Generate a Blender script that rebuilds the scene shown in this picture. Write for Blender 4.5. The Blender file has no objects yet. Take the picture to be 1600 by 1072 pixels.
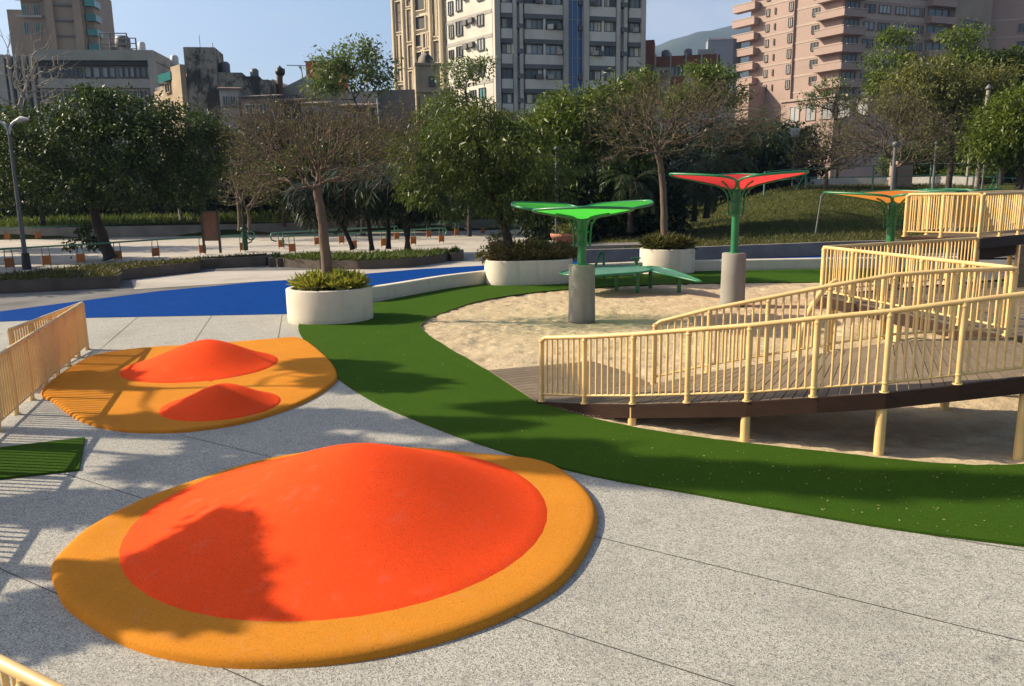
import bpy, math, random
import numpy as np
from mathutils import Vector, Matrix
R = math.radians
random.seed(7)
rng = np.random.default_rng(11)
scene = bpy.context.scene
COL = scene.collection

# ------------------------------------------------------------------ camera
W, H, FPX = 1600.0, 1072.0, 1240.0
CAMH, PITCH, ROLL = 3.3, R(11.0), R(0.83)
_F = Vector((0, math.cos(PITCH), -math.sin(PITCH)))
_R0 = Vector((1, 0, 0)); _U0 = Vector((0, math.sin(PITCH), math.cos(PITCH)))
_Rr = _R0 * math.cos(ROLL) - _U0 * math.sin(ROLL)
_Ur = _R0 * math.sin(ROLL) + _U0 * math.cos(ROLL)
CAM = Vector((0, 0, CAMH))

def ray(px, py):
    return _F * FPX + _Rr * (px - W / 2) - _Ur * (py - H / 2)
def P(px, py, z=0.0):
    """where the line of sight through a photo pixel meets the level z"""
    d = ray(px, py); t = (z - CAMH) / d.z
    return CAM + d * t
def Pd(px, py, y):
    """where it meets the upright plane y metres ahead"""
    d = ray(px, py); return CAM + d * (y / d.y)

cam_d = bpy.data.cameras.new('camera'); cam = bpy.data.objects.new('camera', cam_d); COL.objects.link(cam)
cam_d.sensor_width = 36; cam_d.lens = FPX / W * 36; cam_d.clip_start = 0.05; cam_d.clip_end = 20000
m3 = Matrix((_Rr, _Ur, -_F)).transposed()
cam.matrix_world = Matrix.Translation(CAM) @ m3.to_4x4()
scene.camera = cam

# ------------------------------------------------------------------ light
SUN_EL, SUN_AZ = R(33), R(9)          # low afternoon sun from the left, a touch ahead
sdir = Vector((-math.cos(SUN_EL) * math.cos(SUN_AZ), math.cos(SUN_EL) * math.sin(SUN_AZ), math.sin(SUN_EL)))
sd = bpy.data.lights.new('sun', 'SUN'); sd.energy = 5.0; sd.angle = R(0.5); sd.color = (1.0, 0.85, 0.64)
sun = bpy.data.objects.new('sun', sd); COL.objects.link(sun)
sun.rotation_euler = sdir.to_track_quat('Z', 'Y').to_euler(); sun.location = (-30, 5, 40)
world = bpy.data.worlds.new('World'); scene.world = world; world.use_nodes = True
nt = world.node_tree; nt.nodes.clear()
sky = nt.nodes.new('ShaderNodeTexSky'); sky.sky_type = 'NISHITA'; sky.sun_disc = False
sky.sun_elevation = SUN_EL; sky.sun_rotation = R(360) - (R(90) - SUN_AZ)
sky.air_density = 1.0; sky.dust_density = 2.6; sky.ozone_density = 1.0
bg = nt.nodes.new('ShaderNodeBackground'); bg.inputs[1].default_value = 0.10
wo = nt.nodes.new('ShaderNodeOutputWorld')
# a soft low cloud bank beyond the mountains
geo = nt.nodes.new('ShaderNodeTexCoord')
mp = nt.nodes.new('ShaderNodeMapping'); mp.inputs['Scale'].default_value = (1.0, 1.0, 3.2)
no = nt.nodes.new('ShaderNodeTexNoise'); no.inputs['Scale'].default_value = 3.6; no.inputs['Detail'].default_value = 7
no.inputs['Roughness'].default_value = 0.52
dist = nt.nodes.new('ShaderNodeVectorMath'); dist.operation = 'DISTANCE'
cd = (Pd(1085, -25, 100) - CAM).normalized(); dist.inputs[1].default_value = cd
mr = nt.nodes.new('ShaderNodeMapRange'); mr.inputs[1].default_value = 0.05; mr.inputs[2].default_value = 0.17
mr.inputs[3].default_value = 0.33; mr.inputs[4].default_value = 0.0; mr.interpolation_type = 'SMOOTHSTEP'
ad = nt.nodes.new('ShaderNodeMath'); ad.operation = 'ADD'
cr = nt.nodes.new('ShaderNodeMapRange'); cr.inputs[1].default_value = 0.62; cr.inputs[2].default_value = 0.86
cr.inputs[3].default_value = 0.0; cr.inputs[4].default_value = 0.6; cr.interpolation_type = 'SMOOTHSTEP'
mx = nt.nodes.new('ShaderNodeMix'); mx.data_type = 'RGBA'; mx.inputs[7].default_value = (4.3, 4.35, 4.5, 1)
L = nt.links.new
L(geo.outputs['Generated'], mp.inputs[0]); L(mp.outputs[0], no.inputs['Vector']); L(geo.outputs['Generated'], dist.inputs[0])
L(dist.outputs['Value'], mr.inputs[0]); L(mr.outputs[0], ad.inputs[0]); L(no.outputs['Fac'], ad.inputs[1])
L(ad.outputs[0], cr.inputs[0]); L(cr.outputs[0], mx.inputs[0]); L(sky.outputs[0], mx.inputs[6])
L(mx.outputs[2], bg.inputs[0]); L(bg.outputs[0], wo.inputs[0])
scene.view_settings.view_transform = 'Standard'; scene.view_settings.look = 'None'
scene.view_settings.exposure = 0.8; scene.view_settings.gamma = 1; scene.view_settings.use_curve_mapping = False
scene.render.engine = 'CYCLES'
scene.cycles.max_bounces = 6; scene.cycles.transparent_max_bounces = 8
scene.cycles.use_denoising = True

# ------------------------------------------------------------------ objects
def tag(o, label=None, cat=None, group=None, kind=None):
    if label: o['label'] = label
    if cat: o['category'] = cat
    if group: o['group'] = group
    if kind: o['kind'] = kind
    return o
def thing(name, label, cat, loc=(0, 0, 0), rz=0, group=None):
    o = bpy.data.objects.new(name, None); COL.objects.link(o)
    o.location = loc; o.rotation_euler = (0, 0, rz); o.empty_display_size = 0.3
    return tag(o, label, cat, group)
def link(name, me, mat, parent=None, world=True):
    o = bpy.data.objects.new(name, me); COL.objects.link(o)
    if mat is not None and not me.materials:
        for m in (mat if isinstance(mat, (list, tuple)) else [mat]): me.materials.append(m)
    if parent is not None:
        o.parent = parent
        if world and parent.type == 'EMPTY':
            o.matrix_parent_inverse = (Matrix.Translation(parent.location) @ parent.rotation_euler.to_matrix().to_4x4()).inverted()
    return o
KIDS = {}
def copy_tree(o, parent=None):
    c = o.copy(); COL.objects.link(c)
    if parent is not None: c.parent = parent
    for ch in list(o.children): copy_tree(ch, c)
    return c
def dup(root, loc, rz, label, scale=None):
    c = copy_tree(root); c.location = loc; c.rotation_euler = (0, 0, rz); c['label'] = label
    if scale: c.scale = (scale,) * 3
    return c

def mesh_np(name, V, F, smooth=False):
    V = np.asarray(V, dtype=np.float32); F = np.asarray(F, dtype=np.int32)
    k = F.shape[1]; me = bpy.data.meshes.new(name)
    me.vertices.add(len(V)); me.vertices.foreach_set('co', V.ravel())
    me.loops.add(F.size); me.loops.foreach_set('vertex_index', F.ravel())
    me.polygons.add(len(F)); me.polygons.foreach_set('loop_start', np.arange(0, F.size, k, dtype=np.int32))
    me.polygons.foreach_set('loop_total', np.full(len(F), k, dtype=np.int32))
    if smooth: me.polygons.foreach_set('use_smooth', np.ones(len(F), dtype=bool))
    me.update(calc_edges=True); return me

class MB:
    def __init__(s): s.v = []; s.f = []; s.s = []; s.m = []
    def add(s, vs, fs, smooth=False, mi=0):
        b = len(s.v); s.v.extend([tuple(v) for v in vs])
        for f in fs: s.f.append([i + b for i in f]); s.s.append(smooth); s.m.append(mi)
        return s
    def hexa(s, p, mi=0):       # p: 4 bottom ccw, 4 top
        return s.add(p, [(3, 2, 1, 0), (4, 5, 6, 7), (0, 1, 5, 4), (1, 2, 6, 5), (2, 3, 7, 6), (3, 0, 4, 7)], False, mi)
    def box(s, x0, x1, y0, y1, z0, z1, mi=0):
        return s.hexa([(x0, y0, z0), (x1, y0, z0), (x1, y1, z0), (x0, y1, z0), (x0, y0, z1), (x1, y0, z1), (x1, y1, z1), (x0, y1, z1)], mi)
    def tube(s, pts, r, n=8, cap=True, mi=0, closed=False):
        pts = [Vector(p) for p in pts]; rs = r if isinstance(r, (list, tuple)) else [r] * len(pts)
        rings = []; up = None
        N = len(pts)
        for i, p in enumerate(pts):
            if closed: d = pts[(i + 1) % N] - pts[i - 1]
            else: d = pts[min(i + 1, N - 1)] - pts[max(i - 1, 0)]
            d.normalize()
            if up is None:
                up = Vector((0, 0, 1)) if abs(d.z) < 0.9 else Vector((1, 0, 0))
            up = (up - d * up.dot(d))
            if up.length < 1e-5: up = d.orthogonal()
            up.normalize(); sd_ = d.cross(up)
            rings.append([p + (up * math.cos(2 * math.pi * k / n) + sd_ * math.sin(2 * math.pi * k / n)) * rs[i] for k in range(n)])
        vs = [v for rg in rings for v in rg]; fs = []
        for i in range(N if closed else N - 1):
            a = i * n; b = ((i + 1) % N) * n
            for k in range(n): fs.append((a + k, b + k, b + (k + 1) % n, a + (k + 1) % n))
        s.add(vs, fs, True, mi)
        if cap and not closed:
            s.add(rings[0], [tuple(range(n))], False, mi); s.add(rings[-1], [tuple(reversed(range(n)))], False, mi)
        return s
    def lathe(s, prof, n=24, c=(0, 0, 0), smooth=True, mi=0):
        vs = []; fs = []
        for (r, z) in prof:
            for k in range(n):
                a = 2 * math.pi * k / n; vs.append((c[0] + r * math.cos(a), c[1] + r * math.sin(a), c[2] + z))
        for i in range(len(prof) - 1):
            for k in range(n): fs.append((i * n + k, i * n + (k + 1) % n, (i + 1) * n + (k + 1) % n, (i + 1) * n + k))
        s.add(vs, fs, smooth, mi)
        return s
    def prism(s, poly, z0, z1, mi=0, smooth=False):
        n = len(poly); vs = [(p[0], p[1], z0) for p in poly] + [(p[0], p[1], z1) for p in poly]
        s.add(vs, [tuple(range(n))[::-1], tuple(range(n, 2 * n))], False, mi)
        s.add(vs, [(i, (i + 1) % n, n + (i + 1) % n, n + i) for i in range(n)], smooth, mi)
        return s
    def mesh(s, name):
        me = bpy.data.meshes.new(name); me.from_pydata(s.v, [], s.f)
        me.polygons.foreach_set('use_smooth', s.s); me.polygons.foreach_set('material_index', s.m); me.update(); return me
    def build(s, name, mat, parent=None, world=True, bevel=0):
        o = link(name, s.mesh(name), mat, parent, world)
        if bevel:
            b = o.modifiers.new('bevel', 'BEVEL'); b.width = bevel; b.segments = 2; b.limit_method = 'ANGLE'
        return o

def smooth_poly(pts, n=6, closed=True):
    """Catmull-Rom through 2-D/3-D points"""
    pts = [Vector(p) for p in pts]; N = len(pts); out = []
    for i in range(N if closed else N - 1):
        g = (lambda k: pts[k % N]) if closed else (lambda k: pts[min(max(k, 0), N - 1)])
        p0, p1, p2, p3 = g(i - 1), g(i), g(i + 1), g(i + 2)
        for k in range(n):
            t = k / n
            out.append(0.5 * ((2 * p1) + (p2 - p0) * t + (2 * p0 - 5 * p1 + 4 * p2 - p3) * t * t + (3 * p1 - p0 - 3 * p2 + p3) * t ** 3))
    if not closed: out.append(pts[-1])
    return out
def px_path(l, z=0.0): return [P(a, b, z) for a, b in l]

# ------------------------------------------------------------------ materials
def nodes(name):
    m = bpy.data.materials.new(name); m.use_nodes = True
    t = m.node_tree; b = t.nodes['Principled BSDF']; return m, t, b
def mix_rgb(t, fac, a, b, mode='MIX'):
    n = t.nodes.new('ShaderNodeMix'); n.data_type = 'RGBA'; n.blend_type = mode
    for s, v in ((0, fac), (6, a), (7, b)):
        if isinstance(v, (int, float)): n.inputs[s].default_value = v
        elif isinstance(v, tuple): n.inputs[s].default_value = (*v, 1) if len(v) == 3 else v
        else: t.links.new(v, n.inputs[s])
    return n.outputs[2]
def noise(t, scale, detail=4, rough=0.55, coord=None, kind='noise', mscale=None):
    tc = t.nodes.new('ShaderNodeTexCoord'); out = tc.outputs['Object']
    if mscale:
        mp = t.nodes.new('ShaderNodeMapping'); mp.inputs['Scale'].default_value = mscale; t.links.new(out, mp.inputs[0]); out = mp.outputs[0]
    if kind == 'noise':
        n = t.nodes.new('ShaderNodeTexNoise'); n.inputs['Detail'].default_value = detail; n.inputs['Roughness'].default_value = rough
    else:
        n = t.nodes.new('ShaderNodeTexVoronoi')
    n.inputs['Scale'].default_value = scale; t.links.new(out, n.inputs['Vector']); return n
def ramp(t, src, lo, hi, a=0.0, b=1.0):
    n = t.nodes.new('ShaderNodeMapRange'); n.inputs[1].default_value = lo; n.inputs[2].default_value = hi
    n.inputs[3].default_value = a; n.inputs[4].default_value = b; t.links.new(src, n.inputs[0]); return n.outputs[0]
def bump(t, b, src, strength=0.3, dist=0.01):
    n = t.nodes.new('ShaderNodeBump'); n.inputs['Strength'].default_value = strength; n.inputs['Distance'].default_value = dist
    t.links.new(src, n.inputs['Height']); t.links.new(n.outputs[0], b.inputs['Normal'])
def surf(name, col, rough=0.6, var=0.25, scale=3.0, fine=40.0, bumps=0.15, bd=0.01, metal=0.0, dark=None, spec=0.5, mscale=None):
    """paint, stone, wood...: base colour with broad stains and fine mottling"""
    m, t, b = nodes(name)
    d = dark or tuple(c * (1 - var * 2) for c in col)
    n1 = noise(t, scale, 5, mscale=mscale); n2 = noise(t, fine, 3, mscale=mscale)
    f1 = ramp(t, n1.outputs['Fac'], 0.35, 0.72)
    c1 = mix_rgb(t, f1, col, d)
    f2 = ramp(t, n2.outputs['Fac'], 0.3, 0.7, 0.0, min(1, var * 1.2))
    c2 = mix_rgb(t, f2, c1, tuple(c * 0.55 for c in col))
    t.links.new(c2, b.inputs['Base Color'])
    b.inputs['Roughness'].default_value = rough; b.inputs['Metallic'].default_value = metal
    b.inputs['Specular IOR Level'].default_value = spec
    if bumps: bump(t, b, n2.outputs['Fac'], bumps, bd)
    return m
def leaf_mat(name, a, b_, rough=0.45, trans=0.25, tr_col=None):
    m, t, b = nodes(name)
    g = t.nodes.new('ShaderNodeNewGeometry')
    n = noise(t, 0.9, 3)
    f = t.nodes.new('ShaderNodeMath'); f.operation = 'MULTIPLY_ADD'
    t.links.new(g.outputs['Random Per Island'], f.inputs[0]); f.inputs[1].default_value = 0.7
    f2 = ramp(t, n.outputs['Fac'], 0.35, 0.7, 0.0, 0.4); t.links.new(f2, f.inputs[2])
    c = mix_rgb(t, f.outputs[0], a, b_); t.links.new(c, b.inputs['Base Color'])
    b.inputs['Roughness'].default_value = rough; b.inputs['Specular IOR Level'].default_value = 0.32
    if trans:
        tr = t.nodes.new('ShaderNodeBsdfTranslucent'); ms = t.nodes.new('ShaderNodeMixShader'); ms.inputs[0].default_value = trans
        c2 = mix_rgb(t, 1.0, c, (1.6, 1.7, 0.7), 'MULTIPLY'); t.links.new(c2, tr.inputs[0])
        t.links.new(b.outputs[0], ms.inputs[1]); t.links.new(tr.outputs[0], ms.inputs[2])
        t.links.new(ms.outputs[0], t.nodes['Material Output'].inputs[0])
    return m

M = {}
# washed-aggregate pavement: pale pebbles with dark grains and drifting stains
m, t, b = nodes('washed_aggregate')
v = noise(t, 100, kind='voronoi'); n2 = noise(t, 260, 2); n1 = noise(t, 0.55, 6, 0.62); n3 = noise(t, 7, 5, 0.7)
sp = t.nodes.new('ShaderNodeSeparateColor'); t.links.new(v.outputs['Color'], sp.inputs[0])
c = mix_rgb(t, ramp(t, sp.outputs[0], 0.0, 1.0), (0.255, 0.246, 0.212), (0.485, 0.472, 0.412))
c = mix_rgb(t, ramp(t, sp.outputs[1], 0.76, 0.82, 0, 0.75), c, (0.10, 0.098, 0.093))
c = mix_rgb(t, ramp(t, n3.outputs['Fac'], 0.5, 0.75, 0.0, 0.4), c, (0.17, 0.165, 0.15))
c = mix_rgb(t, ramp(t, n1.outputs['Fac'], 0.5, 0.72, 0.0, 0.42), c, (0.19, 0.18, 0.155))
n5 = noise(t, 0.23, 5, 0.7); c = mix_rgb(t, ramp(t, n5.outputs['Fac'], 0.5, 0.66, 0, 0.28), c, (0.16, 0.15, 0.13)); n6 = noise(t, 1.9, 6, 0.75); c = mix_rgb(t, ramp(t, n6.outputs['Fac'], 0.58, 0.70, 0, 0.5), c, (0.10, 0.095, 0.085))
t.links.new(c, b.inputs['Base Color']); b.inputs['Roughness'].default_value = 0.8
bump(t, b, v.outputs['Distance'], 0.5, 0.006); M['aggregate'] = m
M['plaza'] = surf('plaza_concrete', (0.46, 0.42, 0.36), 0.85, 0.14, 0.5, 9, 0.2)
M['asphalt'] = surf('grey_paving', (0.17, 0.165, 0.155), 0.85, 0.3, 0.8, 14, 0.3)
M['joint'] = surf('joint_tar', (0.05, 0.048, 0.045), 0.9, 0.2, 4, 60, 0)
# artificial turf
m, t, b = nodes('artificial_turf')
n1 = noise(t, 1.1, 5); n2 = noise(t, 190, 3, 0.7); n3 = noise(t, 24, 3, mscale=(0.35, 1.6, 1)); n4 = noise(t, 62, 3, 0.75)
c = mix_rgb(t, ramp(t, n2.outputs['Fac'], 0.35, 0.68), (0.026, 0.066, 0.006), (0.075, 0.155, 0.014))
c = mix_rgb(t, ramp(t, n1.outputs['Fac'], 0.4, 0.7, 0.0, 0.45), c, (0.06, 0.12, 0.010))
c = mix_rgb(t, ramp(t, n3.outputs['Fac'], 0.45, 0.7, 0.0, 0.35), c, (0.024, 0.075, 0.005))
c = mix_rgb(t, ramp(t, n4.outputs['Fac'], 0.5, 0.66, 0, 0.55), c, (0.016, 0.045, 0.004)); c = mix_rgb(t, ramp(t, n4.outputs['Fac'], 0.46, 0.32, 0, 0.4), c, (0.10, 0.19, 0.022))
t.links.new(c, b.inputs['Base Color']); b.inputs['Roughness'].default_value = 0.9; b.inputs['Specular IOR Level'].default_value = 0.04
bump(t, b, n2.outputs['Fac'], 0.9, 0.02); M['turf'] = m
# sand
m, t, b = nodes('sand')
n1 = noise(t, 1.2, 6, 0.6); n2 = noise(t, 9, 5, 0.65); n3 = noise(t, 220, 2)
c = mix_rgb(t, ramp(t, n1.outputs['Fac'], 0.35, 0.7), (0.55, 0.44, 0.285), (0.42, 0.33, 0.21))
c = mix_rgb(t, ramp(t, n2.outputs['Fac'], 0.5, 0.75, 0, 0.45), c, (0.30, 0.24, 0.17))
c = mix_rgb(t, ramp(t, n3.outputs['Fac'], 0.45, 0.75, 0, 0.35), c, (0.25, 0.2, 0.15))
t.links.new(c, b.inputs['Base Color']); b.inputs['Roughness'].default_value = 0.95; b.inputs['Specular IOR Level'].default_value = 0.1
bump(t, b, n2.outputs['Fac'], 0.8, 0.05); M['sand'] = m
def rubber(name, col, dust=(0.42, 0.38, 0.32), dusty=0.16):
    m, t, b = nodes(name)
    n1 = noise(t, 1.1, 6, 0.6); n2 = noise(t, 130, 2, 0.7); n3 = noise(t, 4.2, 6, 0.7); v = noise(t, 95, kind='voronoi')
    sp = t.nodes.new('ShaderNodeSeparateColor'); t.links.new(v.outputs['Color'], sp.inputs[0])
    c = mix_rgb(t, ramp(t, sp.outputs[0], 0, 1), col, tuple(x * 0.84 for x in col))
    c = mix_rgb(t, ramp(t, n1.outputs['Fac'], 0.4, 0.72, 0, 0.35), c, tuple(x * 0.68 for x in col))
    c = mix_rgb(t, ramp(t, sp.outputs[1], 0.955, 0.975, 0, 0.35), c, tuple(x * 0.35 for x in col))
    c = mix_rgb(t, ramp(t, n3.outputs['Fac'], 0.56, 0.82, 0, dusty), c, dust)
    t.links.new(c, b.inputs['Base Color']); b.inputs['Roughness'].default_value = 0.9; b.inputs['Specular IOR Level'].default_value = 0.04
    bump(t, b, n2.outputs['Fac'], 0.6, 0.008); return m
M['orange'] = rubber('orange_rubber', (0.62, 0.238, 0.027))
M['red'] = rubber('red_rubber', (0.98, 0.086, 0.018))
M['blue'] = rubber('blue_rubber', (0.0012, 0.046, 0.235), (0.16, 0.2, 0.27), 0.22)
def stained(name, col, dirt, grain):
    m, t, b = nodes(name)
    n1 = noise(t, 2.6, 6, 0.7, mscale=(1, 1, 0.13)); n2 = noise(t, 1.1, 5, 0.6); n3 = noise(t, grain, 3, 0.7); n4 = noise(t, 9, 5, 0.7)
    tc = t.nodes.new('ShaderNodeTexCoord'); sx = t.nodes.new('ShaderNodeSeparateXYZ'); t.links.new(tc.outputs['Object'], sx.inputs[0])
    c = mix_rgb(t, ramp(t, n2.outputs['Fac'], 0.4, 0.7, 0, 0.5), col, tuple(x * 0.8 for x in col))
    c = mix_rgb(t, ramp(t, n1.outputs['Fac'], 0.52, 0.74, 0, 0.55), c, dirt)
    c = mix_rgb(t, ramp(t, n4.outputs['Fac'], 0.6, 0.76, 0, 0.4), c, dirt)
    sp = t.nodes.new('ShaderNodeMath'); sp.operation = 'MULTIPLY'; t.links.new(ramp(t, sx.outputs[2], 0.0, 0.16, 1, 0), sp.inputs[0]); t.links.new(ramp(t, n4.outputs['Fac'], 0.35, 0.6, 0, 0.7), sp.inputs[1])
    c = mix_rgb(t, sp.outputs[0], c, dirt)
    c = mix_rgb(t, ramp(t, n3.outputs['Fac'], 0.4, 0.75, 0, 0.3), c, tuple(x * 0.6 for x in col))
    t.links.new(c, b.inputs['Base Color']); b.inputs['Roughness'].default_value = 0.85; b.inputs['Specular IOR Level'].default_value = 0.2; bump(t, b, n3.outputs['Fac'], 0.4, 0.008); return m
M['cream'] = stained('cream_render', (0.66, 0.60, 0.48), (0.34, 0.30, 0.22), 60)
M['concrete'] = stained('raw_concrete', (0.27, 0.258, 0.23), (0.12, 0.112, 0.098), 40)
M['soil'] = surf('soil', (0.06, 0.042, 0.03), 0.95, 0.3, 6, 40, 0.8, 0.03)
M['yellow'] = surf('yellow_paint', (0.78, 0.54, 0.225), 0.45, 0.12, 2.2, 14, 0.05, dark=(0.60, 0.40, 0.16))
M['green_paint'] = surf('green_paint', (0.022, 0.19, 0.075), 0.35, 0.12, 3, 30, 0.05)
M['rail_green'] = surf('faded_green_paint', (0.10, 0.26, 0.18), 0.5, 0.15, 2, 20, 0.05)
M['panel_orange'] = surf('orange_panel', (0.42, 0.14, 0.03), 0.6, 0.15, 2, 20, 0.1)
M['white_paint'] = surf('white_paint', (0.52, 0.51, 0.49), 0.45, 0.1, 2, 20, 0.05)
M['grey_paint'] = surf('grey_paint', (0.13, 0.13, 0.127), 0.5, 0.12, 2, 20, 0.05)
M['black'] = surf('black_paint', (0.02, 0.02, 0.022), 0.5, 0.2, 3, 20, 0.05)
def wood(name, a, bcol, mscale):
    m, t, b = nodes(name)
    n1 = noise(t, 5, 6, 0.65, mscale=mscale); n2 = noise(t, 1.2, 4)
    g = t.nodes.new('ShaderNodeNewGeometry')
    c = mix_rgb(t, ramp(t, n1.outputs['Fac'], 0.3, 0.7), a, bcol)
    c = mix_rgb(t, ramp(t, g.outputs['Random Per Island'], 0, 1, 0, 0.5), c, tuple(x * 0.6 for x in a))
    c = mix_rgb(t, ramp(t, n2.outputs['Fac'], 0.5, 0.75, 0, 0.3), c, tuple(min(1, x * 1.35) for x in a))
    t.links.new(c, b.inputs['Base Color']); b.inputs['Roughness'].default_value = 0.65; b.inputs['Specular IOR Level'].default_value = 0.25
    bump(t, b, n1.outputs['Fac'], 0.25, 0.004); return m
M['deck'] = wood('weathered_deck_boards', (0.215, 0.165, 0.112), (0.14, 0.108, 0.074), (2, 2, 2))
M['beam'] = wood('dark_timber_beam', (0.05, 0.024, 0.014), (0.025, 0.013, 0.009), (1, 1, 6))
M['bark'] = surf('bark', (0.16, 0.115, 0.08), 0.9, 0.25, 4, 30, 0.7, 0.02, mscale=(1, 1, 0.3))
M['bark_dark'] = surf('dark_bark', (0.055, 0.042, 0.032), 0.9, 0.25, 4, 30, 0.7, 0.02, mscale=(1, 1, 0.3))
M['bark_pale'] = surf('pale_bark', (0.33, 0.29, 0.24), 0.9, 0.2, 4, 30, 0.5, 0.02, mscale=(1, 1, 0.3))
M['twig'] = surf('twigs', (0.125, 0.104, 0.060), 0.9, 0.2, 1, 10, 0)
M['twig_dark'] = surf('shaded_twigs', (0.075, 0.06, 0.036), 0.9, 0.2, 1, 10, 0)  # darker copy of the twig colour with shade painted in
M['stone'] = surf('kerb_stone', (0.14, 0.105, 0.08), 0.85, 0.25, 1.4, 22, 0.4)
M['greystone'] = surf('grey_wall', (0.25, 0.225, 0.195), 0.85, 0.2, 1, 14, 0.3)
M['terracotta'] = surf('terracotta', (0.40, 0.16, 0.09), 0.8, 0.15, 2, 20, 0.2)
M['grass'] = surf('rough_grass', (0.068, 0.075, 0.02), 0.95, 0.2, 0.35, 3.5, 0.9, 0.15, dark=(0.03, 0.045, 0.012), spec=0.05)
# foliage
M['leaf_gloss'] = leaf_mat('glossy_leaf', (0.012, 0.027, 0.005), (0.080, 0.112, 0.019), 0.46, 0.16)
M['leaf_mango'] = leaf_mat('mango_leaf', (0.022, 0.043, 0.008), (0.115, 0.14, 0.026), 0.42, 0.24)
M['leaf_bright'] = leaf_mat('bright_leaf', (0.032, 0.060, 0.009), (0.145, 0.18, 0.026), 0.42, 0.28)
M['leaf_light'] = leaf_mat('pale_leaf', (0.06, 0.095, 0.035), (0.15, 0.19, 0.07), 0.5, 0.25)
M['leaf_olive'] = leaf_mat('olive_leaf', (0.075, 0.085, 0.025), (0.17, 0.17, 0.05), 0.5, 0.25)
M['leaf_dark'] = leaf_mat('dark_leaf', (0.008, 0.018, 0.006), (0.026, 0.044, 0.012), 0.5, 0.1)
M['leaf_brown'] = leaf_mat('brown_leaf', (0.075, 0.062, 0.020), (0.19, 0.15, 0.045), 0.6, 0.2)
M['leaf_yellow'] = leaf_mat('yellow_green_blade', (0.11, 0.13, 0.02), (0.34, 0.32, 0.06), 0.45, 0.25)
M['leaf_palm'] = leaf_mat('palm_frond', (0.018, 0.034, 0.012), (0.06, 0.09, 0.028), 0.35, 0.12)
M['grass_blade'] = leaf_mat('grass_blade', (0.03, 0.055, 0.010), (0.11, 0.14, 0.025), 0.6, 0.25)
M['grass_dry'] = leaf_mat('dry_grass_blade', (0.035, 0.045, 0.010), (0.115, 0.10, 0.032), 0.6, 0.2)
M['litter'] = leaf_mat('fallen_leaf', (0.30, 0.26, 0.10), (0.55, 0.48, 0.30), 0.7, 0.1)

# ------------------------------------------------------------------ plants
def unit(a): return a / np.maximum(np.linalg.norm(a, axis=-1, keepdims=True), 1e-9)
def leaf_mesh(name, C, A, Lh, Wd, up=0.6):
    """one rhombic leaf face per point: C centres, A axes, Lh lengths, Wd widths"""
    n = len(C); rnd = rng.normal(size=(n, 3)) * (1 - up) + np.array([0, 0, up])
    S = unit(np.cross(A, rnd)); Lh = Lh[:, None]; Wd = Wd[:, None]
    nrm = np.cross(S, A)
    V = np.stack([C, C + A * Lh * 0.42 + S * Wd * 0.5 + nrm * Lh * 0.06, C + A * Lh, C + A * Lh * 0.42 - S * Wd * 0.5 + nrm * Lh * 0.06], 1).reshape(-1, 3)
    return mesh_np(name, V, np.arange(n * 4).reshape(n, 4))
def crown(name, lobes, clumps, per, spread, size, aspect=0.4, droop=0.3, shell=0.55, out=0.6):
    """leaf clumps spread through ellipsoid lobes (cx,cy,cz,rx,ry,rz)"""
    Lb = np.array(lobes, float); w = (Lb[:, 3] * Lb[:, 4] * Lb[:, 5]) ** 0.67; w /= w.sum()
    idx = rng.choice(len(Lb), clumps, p=w); d = unit(rng.normal(size=(clumps, 3)))
    rr = shell + (1.06 - shell) * rng.random(clumps) ** 0.6
    cc = Lb[idx, :3] + d * rr[:, None] * Lb[idx, 3:]
    k = np.repeat(np.arange(clumps), per); n = len(k)
    C = cc[k] + rng.normal(size=(n, 3)) * spread * (0.6 + 0.8 * rng.random(clumps))[k][:, None] * np.array([1, 1, 0.75])
    A = unit(d[k] * out + rng.normal(size=(n, 3)) * 0.75 + np.array([0, 0, -droop]))
    s = size * (0.6 + 0.8 * rng.random(n))
    return leaf_mesh(name, C, A, s, s * aspect * (0.8 + 0.4 * rng.random(n))), cc
def frustums(Pa, Pb, Ra, Rb, k=5):
    d = unit(Pb - Pa); ref = np.where(np.abs(d[:, 2:3]) < 0.9, np.array([[0, 0, 1.0]]), np.array([[1.0, 0, 0]]))
    u = unit(np.cross(d, ref)); v = np.cross(d, u); a = np.arange(k) * 2 * math.pi / k
    off = u[:, None, :] * np.cos(a)[None, :, None] + v[:, None, :] * np.sin(a)[None, :, None]
    V = np.concatenate([Pa[:, None, :] + off * Ra[:, None, None], Pb[:, None, :] + off * Rb[:, None, None]], 1)
    n = len(Pa); base = (np.arange(n) * 2 * k)[:, None]; F = []
    for i in range(k):
        j = (i + 1) % k; F.append(base + np.array([[i, j, k + j, k + i]]))
    return V.reshape(-1, 3), np.concatenate(F, 0)
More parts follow.
